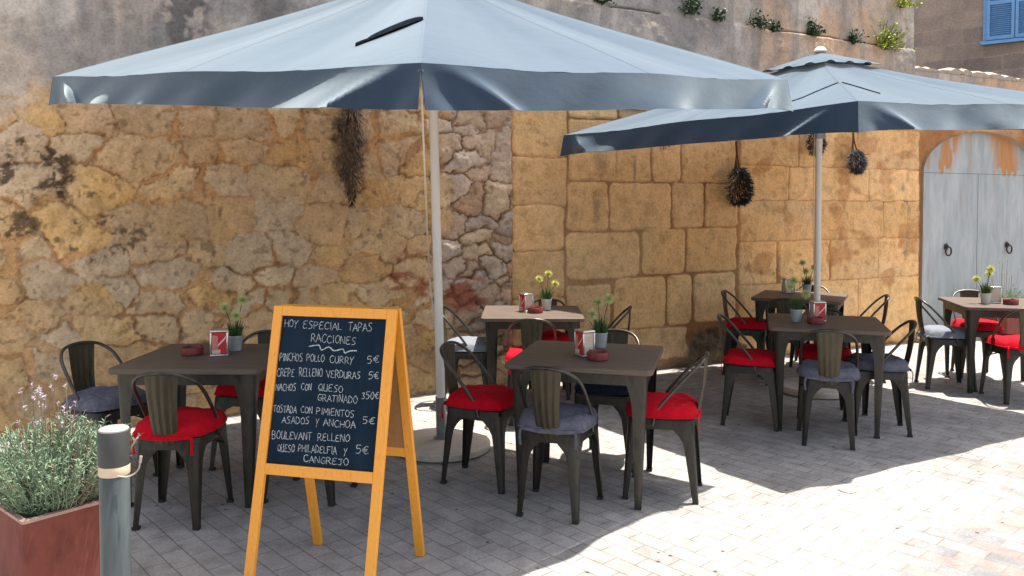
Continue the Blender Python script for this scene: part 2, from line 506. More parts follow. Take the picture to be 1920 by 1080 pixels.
# ------------------------------------------------------------------ old wall: a plane through P0 running along U
P0 = Vector((-0.81, 6.80, 0)); WANG = R(26)
U = Vector((math.cos(WANG), math.sin(WANG), 0)); NRM = Vector((math.sin(WANG), -math.cos(WANG), 0))   # NRM points to the street
def W(t, z, out=0.0):
    return P0 + U * t + NRM * out + Vector((0, 0, z))

# dressed blocks of the right-hand part (t0, z0, t1, z1)
BLOCKS = [
 (0.91,2.63,1.46,3.02),(0.91,2.07,1.46,2.62),(0.91,1.63,1.46,2.06),(0.91,1.21,1.44,1.62),(0.91,.78,1.44,1.20),(0.91,.36,1.44,.77),(0.91,.02,1.44,.35),
 (1.49,2.45,2.02,2.83),(2.05,2.45,2.66,2.83),(2.69,2.45,3.51,2.83),
 (1.49,1.855,2.415,2.43),(2.445,1.855,2.77,2.43),(2.80,1.86,3.50,2.43),
 (1.48,1.39,1.92,1.835),(1.95,1.39,2.66,1.835),(2.69,1.41,3.07,1.845),(3.10,1.41,3.51,1.845),
 (1.47,.935,2.28,1.365),(2.325,.95,2.83,1.39),(2.86,.96,3.50,1.39),
 (1.47,.46,1.95,.87),(2.00,.43,2.60,.915),(2.63,.44,2.92,.925),(2.96,.44,3.49,.93),
 (1.47,.02,2.02,.43),(2.06,.10,2.86,.41),
 (3.55,2.06,4.36,2.50),(4.38,2.06,5.25,2.50),(5.27,2.06,6.30,2.50),
 (3.55,1.69,4.22,2.045),(4.24,1.69,5.45,2.045),(5.47,1.69,6.31,2.045),
 (3.55,1.26,4.66,1.675),(4.68,1.26,5.70,1.675),(5.72,1.26,6.31,1.675),
 (3.55,.80,4.06,1.24),(4.10,.80,4.84,1.24),(4.87,.80,5.62,1.24),(5.64,.80,6.32,1.24),
 (3.55,.38,4.40,.785),(4.42,.38,5.30,.785),(5.32,.02,6.33,.785),
 (3.55,.02,4.05,.365),(4.08,.02,4.75,.365),(4.77,.02,5.30,.365)]

def voronoi(T, Z, seeds, sz):
    pts = np.array(seeds)
    d1 = np.full(T.shape, 9.0); d2 = np.full(T.shape, 9.0); idx = np.zeros(T.shape, int)
    rw = np.random.RandomState(77).rand(len(pts), 3)
    for k, (a, b) in enumerate(pts):
        an = (rw[k, 0] - .5) * .9
        x = (T - a) * math.cos(an) + (Z - b) * math.sin(an); y = -(T - a) * math.sin(an) + (Z - b) * math.cos(an)
        d = np.hypot(x, y * (sz + .5 * rw[k, 2])) - .13 * (rw[k, 1] - .3)
        m = d < d1
        d2 = np.where(m, d1, np.minimum(d2, d))
        idx = np.where(m, k, idx)
        d1 = np.where(m, d, d1)
    return d1, d2, idx

def wall_fields(T, Z, ashlar_only=False):
    """height (metres out of the plane) and albedo of the old wall"""
    n_lo = fbm(T * 1.3, Z * 1.3, 11, 4); n_md = fbm(T * 4, Z * 4, 21, 4); n_hi = fbm(T * 14, Z * 14, 31, 4); n_vh = fbm(T * 40, Z * 40, 41, 3)
    wT = T + (fbm(T * 5, Z * 5, 51, 5, .6) - .5) * .17; wZ = Z + (fbm(T * 5, Z * 5, 61, 5, .6) - .5) * .17
    H = np.zeros(T.shape); C = np.zeros(T.shape + (3,))
    # --- rubble
    rs = np.random.RandomState(5)
    seeds = []
    row = 0; z = -.1
    while z < 5.0:
        big = z > 1.0
        dz = .235 if z > .9 else .19
        t = -6.2 + rs.rand() * .3
        while t < .40:
            small = t > .0
            st = (.20 + rs.rand() * .30) * (.72 if small else 1)
            seeds.append((t + st / 2, z + (rs.rand() - .5) * .13))
            t += st
        z += dz * (.8 + .4 * rs.rand())
    z = -.05
    while z < 4.8:
        dz = .23 if z > 1.35 else .125
        t = .36 + rs.rand() * .1
        while t < 1.05:
            st = .17 + rs.rand() * .24
            seeds.append((t + st / 2, z + (rs.rand() - .5) * .05))
            t += st
        z += dz
    sel = [s for s in seeds if T.min() - .5 < s[0] < T.max() + .5]
    if not ashlar_only:
        d1, d2, idx = voronoi(wT, wZ, sel, 1.25)
        rnd = np.random.RandomState(9).rand(len(sel), 5)
        rr = rnd[idx]
        edge = d2 - d1
        right = sstep(.20, .34, T + (n_md - .5) * .3)
        cover = .004 * (1 - right) + (n_lo - .42) * .10 * (1 - right * .8) + (n_md - .5) * .09 * (1 - right * .6) + np.where(rr[..., 0] < .12, .06, 0) * (1 - right)
        n_gr = fbm(T * 45, Z * 45, 47, 3, .7)
        stone = sstep(.004, .026, edge - cover + (n_hi - .5) * .07 + (n_gr - .5) * .03) * np.where(rr[..., 4] < .3, .65, 1.0)
        prof = sstep(0, .14, edge - cover)
        H_r = stone * (.009 + .018 * rr[..., 1]) * (.5 + .5 * prof) * (1 + .8 * right) - .006 * right * (1 - stone) + (n_md - .5) * .045 + (n_hi - .5) * .026 + (n_gr - .5) * .012
        mort = np.array([.58, .33, .15])
        pal = np.array([[.66, .48, .28], [.72, .46, .19], [.62, .49, .34], [.68, .53, .35], [.57, .41, .25], [.68, .46, .23]])
        palr = np.array([[.50, .42, .34], [.54, .42, .31], [.44, .38, .33], [.55, .43, .29], [.49, .32, .21], [.46, .36, .26]])
        ci = (rr[..., 2] * 6).astype(int) % 6
        sc = pal[ci] * (1 - right[..., None]) + palr[ci] * right[..., None]
        sc = sc * (.88 + .22 * rr[..., 3])[..., None]
        sc = sc * (.72 + .10 * right[..., None]) + np.array([.60, .37, .175]) * (.28 - .10 * right[..., None])
        sc = sc * (.74 + .52 * fbm(T * 8, Z * 8, 311, 5, .65))[..., None]
        C_r = np.ones(T.shape + (3,)) * mort * (.62 + .38 * n_md + .38 * n_gr)[..., None]
        C_r = mixc(C_r, np.array([.46, .33, .235]), right * .7)
        C_r = C_r * (1 - stone[..., None]) + sc * stone[..., None]
        # yellow and grey clouds over stone and mortar alike
        C_r = mixc(C_r, (.60, .35, .12), .25 * sstep(.52, .70, fbm(T * 1.9, Z * 1.9, 71, 3)) * (1 - right))
        C_r = mixc(C_r, (.46, .36, .25), .3 * sstep(.52, .70, fbm(T * 1.5 + 9, Z * 1.5, 81, 3)))
        # joints that lost their mortar
        gap = sstep(.026, .004, edge + (n_hi - .5) * .02) * sstep(.56, .66, fbm(T * 1.6 + 4, Z * 1.6, 91, 3) + .10 * right)
        H_r = H_r - .010 * gap
        C_r = mixc(C_r, (.26, .155, .075), gap * .45)
        # thin broken gap where mortar shrank from a stone, edge shade painted in
        rim_ = sstep(.016, .0, np.abs(edge - cover - .010)) * sstep(.50, .60, fbm(T * 6 + 2, Z * 6, 95, 4))
        C_r = mixc(C_r, (.17, .10, .055), rim_ * .35); H_r = H_r - .008 * rim_
        # small holes and chips
        ho = sstep(.70, .74, fbm(T * 19, Z * 19, 98, 3))
        C_r = mixc(C_r, (.15, .095, .055), ho * .4); H_r = H_r - .006 * ho
        # soot-brown stain behind the long bunch
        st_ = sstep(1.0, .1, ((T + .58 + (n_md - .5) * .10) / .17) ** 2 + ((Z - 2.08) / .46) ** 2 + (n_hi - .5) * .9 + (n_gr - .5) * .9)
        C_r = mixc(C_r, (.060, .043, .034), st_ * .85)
        # dark lichen and damp patches
        li = sstep(.50, .60, fbm(T * 16, Z * 16, 101, 5, .65) * .7 + fbm(T * 5, Z * 5, 105, 3) * .3)
        for (a, b, ra, rb, s) in ((-2.78, 1.86, .26, .27, 1.0), (-2.95, 1.52, .22, .14, .9), (-2.38, 1.35, .34, .22, .9), (-2.55, 1.68, .22, .08, .8), (-1.30, .55, .5, .15, .6), (-1.75, 1.28, .15, .10, .6), (-.75, 1.92, .5, .10, .25)):
            q = np.clip(1 - ((T - a) / ra) ** 2 - ((Z - b) / rb) ** 2, 0, 1)
            C_r = mixc(C_r, (.13, .092, .055), np.clip(li * sstep(0, .3, q) * s, 0, 1))
        # brick red patch low down near the parasol pole
        for (a, b, ra, rb) in ((-.02, 1.0, .42, .26), (.42, .86, .3, .2), (-.35, .72, .3, .16)):
            q = sstep(0, .6, 1 - ((T - a) / ra) ** 2 - ((Z - b) / rb) ** 2)
            C_r = mixc(C_r, (.30, .085, .045), q * sstep(.46, .62, fbm(T * 5, Z * 8, 111, 4)) * .85)
        # low band, duller towards the ground
        lowb = sstep(.75, .15, Z + (n_lo - .5) * .5)
        C_r = mixc(C_r, (.38, .25, .135), lowb * .5)
        H, C = H_r, C_r
    # --- dressed stone
    m_as = sstep(.885, .905, wT * .25 + T * .75 + (n_hi - .5) * .02)
    if ashlar_only: m_as = np.ones(T.shape)
    dmin = np.full(T.shape, -1.0); bi = np.zeros(T.shape, int)
    aT = T + (fbm(T * 7, Z * 7, 151, 3) - .5) * .032; aZ = Z + (fbm(T * 7, Z * 7, 161, 3) - .5) * .032
    rb = np.random.RandomState(3).rand(len(BLOCKS), 4)
    for k, (t0, z0, t1, z1) in enumerate(BLOCKS):
        # signed distance inside a rounded rectangle
        hx, hz = (t1 - t0) / 2, (z1 - z0) / 2
        rad = .02 + .05 * rb[k, 0] if t0 < 3.5 else .015
        qx = np.abs(aT - (t0 + t1) / 2) - hx + rad; qz = np.abs(aZ - (z0 + z1) / 2) - hz + rad
        sd = np.hypot(np.maximum(qx, 0), np.maximum(qz, 0)) + np.minimum(np.maximum(qx, qz), 0) - rad
        ins = -sd
        m = ins > dmin
        dmin = np.where(m, ins, dmin); bi = np.where(m, k, bi)
    rr = rb[bi]
    blk = sstep(-.009, .003, dmin + (n_hi - .5) * .010)
    prof = sstep(0, .018, dmin)
    smear = sstep(3.45, 3.65, T)                              # right part: joints smeared over
    H_a = blk * (.003 + .006 * rr[..., 1]) * prof - (1 - blk) * .006 * (1 - .6 * smear) + (n_md - .5) * .014 + (n_hi - .5) * .006 + (n_vh - .5) * .003
    base = np.array([.78, .48, .215])
    bc = base * (.86 + .26 * rr[..., 2])[..., None] * np.stack([1 + 0 * T, .97 + .07 * rr[..., 3], .90 + .24 * rr[..., 3]], -1)
    mo = np.ones(T.shape + (3,)) * np.array([.30, .130, .055]) * (.8 + .4 * n_md)[..., None]
    mo = mixc(mo, (.44, .20, .07), smear * .6)
    C_a = mo * (1 - blk[..., None]) + bc * blk[..., None]
    C_a = mixc(C_a, (.84, .45, .165), .45 * sstep(.46, .62, fbm(T * 1.2 + 3, Z * 1.6, 171, 3)) * (0.3 + .7 * smear))
    C_a = mixc(C_a, (.72, .50, .27), .3 * sstep(.50, .66, fbm(T * 1.1 + 7, Z * 1.1, 181, 3)))
    C_a = mixc(C_a, (.45, .20, .07), .55 * sstep(.60, .70, fbm(T * 2.6, Z * 4, 191, 4)) * smear)
    pit = sstep(.63, .70, fbm(T * 11, Z * 11, 201, 4))
    C_a = mixc(C_a, (.30, .175, .08), pit * .18); H_a = H_a - pit * .006
    # scaled, grey crumbling strip beside the gate
    q = sstep(.12, -.04, np.abs(T - 6.02 - (n_md - .5) * .4) - .05) * sstep(.95, 1.05, Z) * sstep(1.95, 1.8, Z)
    li = sstep(.52, .60, fbm(T * 8, Z * 5, 211, 4))
    C_a = mixc(C_a, (.30, .235, .185), q * li * .9); H_a = H_a - q * li * .012
    # grey drip marks
    for (a, zt, zb, w, s) in ((2.22, 2.10, 1.80, .025, .75), (1.85, 2.2, 1.85, .12, .35), (1.80, 1.75, 1.42, .06, .5), (2.02, 2.2, 1.9, .02, .5)):
        q = sstep(w, w * .2, np.abs(T - a + (n_md - .5) * .06)) * sstep(zt + .05, zt - .1, Z) * sstep(zb - .05, zb + .15, Z)
        C_a = mixc(C_a, (.22, .17, .125), q * s)
    # rough dark footing stones
    foot = sstep(.0, .06, .40 - Z + (n_md - .5) * .3 - .9 * np.abs(T - 3.25) * .55)
    foot = np.where((T > 2.55) & (T < 4.1), foot, 0) * sstep(2.55, 2.75, T) * sstep(4.1, 3.9, T)
    rk = fbm(T * 5, Z * 6, 221, 4)
    C_a = mixc(C_a, np.array([.17, .135, .09]), foot * .9) * (1 - .35 * foot * sstep(.42, .30, rk))[..., None]
    H_a = H_a + foot * ((rk - .35) * .22)
    H = H * (1 - m_as) + H_a * m_as
    C = C * (1 - m_as[..., None]) + C_a * m_as[..., None] if not ashlar_only else C_a
    # --- weathered render on the upper part
    zt = np.interp(T, [-6, -3.2, -2.5, -1.5, .5, 2.0, 4.0, 6.2, 12], [2.05, 2.15, 2.40, 2.62, 2.75, 2.62, 2.72, 2.86, 2.9])
    up = sstep(-.16, .16, Z - zt + (n_lo - .5) * .7 + (n_hi - .5) * .2)
    g1 = fbm(T * 2.2, Z * 1.4, 231, 5); g2 = fbm(T * 3.5 + 5, Z * 3.0, 241, 5)
    C_u = np.ones(T.shape + (3,)) * np.array([.51, .42, .335])
    C_u = mixc(C_u, (.64, .575, .49), sstep(.50, .66, g2) * .7)
    C_u = mixc(C_u, (.31, .28, .25), sstep(.48, .62, g1) * .75)
    C_u = mixc(C_u, (.58, .385, .235), sstep(.52, .66, fbm(T * 1.3 + 20, Z * .9, 251, 4)) * sstep(2.5, 4.5, T) * .8)
    C_u = mixc(C_u, (.14, .125, .115), sstep(.24, .10, np.abs(T + 1.78 + (n_md - .5) * .3)) * sstep(2.35, 2.75, Z) * sstep(.30, .55, n_hi) * .9)
    C_u = mixc(C_u, (.17, .15, .135), sstep(.15, .05, np.abs(T + 1.15 + (n_md - .5) * .2)) * sstep(2.5, 2.8, Z) * .6)
    strk = fbm(T * 7, Z * .8, 261, 4)
    C_u = mixc(C_u, (.25, .225, .20), sstep(.52, .68, strk) * .5)
    H_u = .012 + (n_md - .5) * .03 + (n_hi - .5) * .012
    H = H * (1 - up) + H_u * up
    C = C * (1 - up[..., None]) + C_u * up[..., None]
    # open bed joint (the plants root in it) and cracks
    zj = 3.50 + (n_md - .5) * .03 - .012 * (T - 3)
    j = sstep(.016, .004, np.abs(Z - zj)) * sstep(1.0, 1.8, T) * sstep(.38, .5, fbm(T * 3, Z * 0, 271, 3))
    H = H - .02 * j + .02 * sstep(zj + .02, zj - .02, Z) * sstep(1.0, 1.8, T) * up
    C = mixc(C, (.10, .08, .06), j * .85)
    return H, C

def grid_mesh(name, T, Z, mat, H=None, C=None, out0=0.0, parent=None, wallfn=True):
    if H is None: H, C = wall_fields(T, Z, ashlar_only=T.min() > 1.2)
    nz, nt_ = T.shape
    px = P0.x + U.x * T + NRM.x * (H + out0); py = P0.y + U.y * T + NRM.y * (H + out0)
    co = np.stack([px, py, Z], -1).reshape(-1, 3)
    i = np.arange(nz * nt_).reshape(nz, nt_)
    q = np.stack([i[:-1, :-1], i[:-1, 1:], i[1:, 1:], i[1:, :-1]], -1).reshape(-1, 4)
    me = bpy.data.meshes.new(name)
    me.vertices.add(len(co)); me.vertices.foreach_set('co', co.ravel())
    me.loops.add(q.size); me.loops.foreach_set('vertex_index', q.ravel().astype(np.int32))
    me.polygons.add(len(q)); me.polygons.foreach_set('loop_start', (np.arange(len(q)) * 4).astype(np.int32))
    me.polygons.foreach_set('use_smooth', np.ones(len(q), bool))
    me.update(calc_edges=True)
    at = me.color_attributes.new('albedo', 'FLOAT_COLOR', 'POINT')
    rgba = np.concatenate([np.clip(C, 0, 1), np.ones(C.shape[:2] + (1,))], -1).reshape(-1, 4)
    at.data.foreach_set('color', rgba.ravel().astype(np.float32))
    me.materials.append(mat)
    o = bpy.data.objects.new(name, me); link(o); o.parent = parent
    return o
def lin(a, b, st):
    return np.linspace(a, b, max(2, int(round((b - a) / st)) + 1))

T_END = 6.167; T_GATE = 6.35; T_GATE2 = 8.67; Z_LOW = 3.22
tall = empty('stone_wall', W(0, 0)); tag(tall, 'tall old ochre wall, rubble on the left and dressed blocks on the right', 'wall')
def abs_parent(o, p):
    bpy.context.view_layer.update()
    o.parent = p
    o.matrix_parent_inverse = Matrix.Translation(p.location).inverted() if True else None
tt = np.concatenate([lin(-6.0, -3.5, .05)[:-1], lin(-3.5, T_END, .0090)]); zz = np.concatenate([lin(-.03, 4.1, .0090), lin(4.1, 4.8, .05)[1:]])
T_, Z_ = np.meshgrid(tt, zz)
face = grid_mesh('facing', T_, Z_, M['wall']); abs_parent(face, tall)
core = MB()
for (a, b, z0, z1) in ((-6.0, T_END, -.03, 4.8),):
    pts = [W(a, z0, -.05), W(b, z0, -.05), W(b, z0, -.75), W(a, z0, -.75), W(a, z1, .0), W(b, z1, .0), W(b, z1, -.75), W(a, z1, -.75)]
    core.add(pts, [(0, 1, 2, 3), (4, 5, 6, 7), (1, 2, 6, 5), (3, 0, 4, 7), (2, 3, 7, 6)])
M['core'] = noise_mat('wall_core_stone', (.26, .20, .14), (.38, .30, .22), 3, .92, 0, .5, .02, detail=8)
co = core.build('core', M['core'], None, smooth=False); abs_parent(co, tall)
# lower wall with the gate
low = empty('stone_wall', W(T_END, 0)); tag(low, 'lower stone wall with rough coping holding the grey arched gate', 'wall')
AC = (T_GATE + T_GATE2) / 2; AR = (T_GATE2 - T_GATE) / 2; ZS = 2.03; AB = .52
def zarch(t): return ZS + AB * np.sqrt(np.clip(1 - ((t - AC) / AR) ** 2, 0, 1))
ta = lin(T_END, T_GATE, .0115); za = lin(-.03, Z_LOW, .0115)
T_, Z_ = np.meshgrid(ta, za)
o1 = grid_mesh('facing', T_, Z_, M['wall']); abs_parent(o1, low)
tb = lin(T_GATE, T_GATE2, .0115); s = np.linspace(0, 1, 90)[:, None]
T_ = np.repeat(tb[None, :], 90, 0); Z_ = zarch(tb)[None, :] * (1 - s) + Z_LOW * s
o2 = grid_mesh('facing', T_, Z_, M['wall']); abs_parent(o2, low)
tc_ = lin(T_GATE2, 12, .03); zc = lin(-.03, Z_LOW, .03)
T_, Z_ = np.meshgrid(tc_, zc)
o3 = grid_mesh('facing', T_, Z_, M['wall']); abs_parent(o3, low)
rv = MB()                                                       # reveal of the arch
path = [(T_GATE, 0.0)] + [(T_GATE, ZS)] + [(AC - AR * math.cos(a), ZS + AB * math.sin(a)) for a in np.linspace(.02, math.pi - .02, 40)] + [(T_GATE2, ZS), (T_GATE2, 0.0)]
rv.loft([[W(t, z, .03) for t, z in path], [W(t, z, -.25) for t, z in path]], closed=False)
ro = rv.build('reveal', M['core'], None); abs_parent(ro, low)
cb = MB()
pts = [W(T_END, Z_LOW, 0), W(12, Z_LOW, 0), W(12, Z_LOW, -.6), W(T_END, Z_LOW, -.6)]
cb.add(pts, [(0, 1, 2, 3)])
cb.add([W(T_END, 0, -.6), W(12, 0, -.6), W(12, Z_LOW, -.6), W(T_END, Z_LOW, -.6)], [(0, 1, 2, 3)])
cb.add([W(12, 0, 0), W(12, 0, -.6), W(12, Z_LOW, -.6), W(12, Z_LOW, 0)], [(0, 1, 2, 3)])
cbo = cb.build('core', M['core'], None, smooth=False); abs_parent(cbo, low)
cp = MB()                                                       # rough coping
rr_ = random.Random(4)
t = T_END + .01
while t < 12:
    L = rr_.uniform(.12, .34); h = rr_.uniform(.05, .10); dpt = rr_.uniform(.28, .34)
    ring = []
    for k in range(5):
        tk = t + L * k / 4 * .97
        hh = h * (1 if 0 < k < 4 else .65)
        jj = lambda: rr_.uniform(-.012, .012)
        ring.append([W(tk, Z_LOW + .003, .03 + jj()), W(tk, Z_LOW + hh * .7, .05 + jj()), W(tk, Z_LOW + hh + jj(), -.02 + jj()), W(tk, Z_LOW + hh + jj(), -dpt), W(tk, Z_LOW + .003, -dpt - .1)])
    cp.loft(ring)
    t += L
M['coping'] = noise_mat('rough_pale_coping', (.22, .19, .15), (.42, .36, .29), 14, .92, 0, .6, .02, detail=8, c3=(.33, .28, .22))
cpo = cp.build('coping', M['coping'], None, angle=30); abs_parent(cpo, low)

# gate leaves + tympanum, recessed in the arch
gate = empty('gate', W(AC, 0, -.10)); tag(gate, 'pale grey double gate with peeling orange arch top and two iron ring knockers', 'gate')
def gate_piece(name, T_, Z_, out0):
    n1 = fbm(T_ * 3, Z_ * 1.2, 301, 5); n2 = fbm(T_ * 9, Z_ * 2.2, 311, 5)
    H = (n1 - .5) * .012
    C = np.ones(T_.shape + (3,)) * np.array([.36, .395, .395])
    C = mixc(C, (.43, .455, .445), sstep(.5, .66, n1) * .8)
    C = mixc(C, (.30, .32, .315), sstep(.56, .70, n2) * .5)
    a = np.clip(((T_ - AC) / AR), -1, 1)
    zf = ZS + AB * np.sqrt(np.clip(1 - a ** 2, 0, 1))
    tr = fbm(T_ * 10, Z_ * 1.6, 321, 5)
    big = sstep(.24, .06, np.abs(T_ - (AC - .62) - .35 * (Z_ - 2.2))) + sstep(.36, .10, np.abs(T_ - (AC + .55) + .30 * (Z_ - 2.2))) + .7 * sstep(.10, .02, np.abs(T_ - (AC - .98)))
    peel = sstep(.44, .52, tr + .34 * np.clip(big, 0, 1) - .15) * sstep(ZS + .02, ZS + .06, Z_ + (fbm(T_ * 16, Z_ * 4, 331, 3) - .5) * .30) * np.clip(big, 0, 1)
    C = mixc(C, (.47, .20, .045), peel * .95)
    drip = sstep(.60, .72, fbm(T_ * 12, Z_ * .8, 341, 4)) * sstep(1.2, 2.1, Z_)
    C = mixc(C, (.36, .28, .20), drip * .5)
    C = mixc(C, (.25, .23, .20), sstep(.35, .0, Z_ + (n1 - .5) * .3) * .5)
    o = grid_mesh(name, T_, Z_, M['gate'], H, C, out0)
    abs_parent(o, gate)
    return o
GO = -.07
for (a, b) in ((T_GATE + .002, AC - .004), (AC + .004, T_GATE2 - .002)):
    T_, Z_ = np.meshgrid(lin(a, b, .02), lin(.03, ZS - .002, .02))
    gate_piece('gate_leaf', T_, Z_, GO)
tb = lin(T_GATE + .002, T_GATE2 - .002, .02); s = np.linspace(0, 1, 30)[:, None]
T_ = np.repeat(tb[None, :], 30, 0); Z_ = (ZS + .002) * (1 - s) + (zarch(tb)[None, :] + .004) * s
gate_piece('tympanum', T_, Z_, GO + .003)
bk = MB(); bk.box((0, 0, 1.35), (2.5, .03, 2.7)); bko = bk.build('backing', M['iron'], gate, smooth=False)
bko.rotation_euler = (0, 0, WANG); bko.location = NRM * (-.06)
for i, (t, z) in enumerate(((6.90, 1.12), (8.095, 1.12))):
    k = MB()
    k.lathe([(.030, 0), (.034, .006), (.022, .022), (.010, .034)], n=16)
    for v in range(len(k.v)):
        x, y, zz_ = k.v[v]; k.v[v] = (x, -zz_, y * 1.3 + .0)
    k.tube([(.052 * math.sin(a), -.034 - .006 * abs(math.cos(a)), -.055 + .052 * math.cos(a)) for a in np.linspace(0, 2 * math.pi, 21)], .010, 8)
    ko = k.build('knocker', M['iron'], None)
    ko.parent = gate; ko.rotation_euler = (0, 0, WANG); ko.location = (W(t, z, GO + .008) - gate.location)
th = MB(); th.box((0, 0, .03), (2.6, .42, .06)); tho = th.build('door_step', M['threshold'], None, smooth=False)
tho.location = W(AC, 0, .10); tho.rotation_euler = (0, 0, WANG); bevel_obj(tho, .012)
tag(tho, 'low pale stone step at the foot of the grey gate', 'step')

# house behind, with the blue shutters
HB = Vector((8.59, 14.0, 0)); HU = Vector((.82, -.572, 0)).normalized(); HANG = math.atan2(HU.y, HU.x)
house = empty('house', HB, HANG); tag(house, 'grey brown stone house with blue louvred shutters behind the gate wall', 'house')
hw = MB(); hw.box((1.0, 4.0, 4.0), (9.0, 8.0, 8.0)); ho = hw.build('wall', M['facade'], house, smooth=False)
win = MB(); win.box((.15, -.012, 5.16), (1.0, .06, 1.40)); wo = win.build('window', M['shutter'], house, smooth=False)
wo.location = (0, 0, 0)
for sx in (-.30, .125):
    s_ = MB(); w_, h_ = .41, 1.28
    x0 = sx + .008; z0 = 4.53
    s_.box((x0 + .0225, -.066, z0 + h_ / 2), (.045, .035, h_)); s_.box((x0 + w_ - .0225, -.066, z0 + h_ / 2), (.045, .035, h_))
    for zc_ in (z0 + .03, z0 + h_ / 2, z0 + h_ - .03): s_.box((x0 + w_ / 2, -.066, zc_), (w_ - .091, .033, .06))
    Mr = Matrix.Rotation(R(38), 3, 'X')
    z_ = z0 + .075
    while z_ < z0 + h_ - .07:
        if abs(z_ - z0 - h_ / 2) > .05: s_.box((x0 + w_ / 2, -.062, z_), (w_ - .092, .034, .007), Mr)
        z_ += .034
    s_.build('shutter', M['shutter'], wo, smooth=False)
si = MB(); si.box((.15, -.06, 4.485), (1.06, .12, .05)); si.build('sill', M['shutter'], wo, smooth=False)

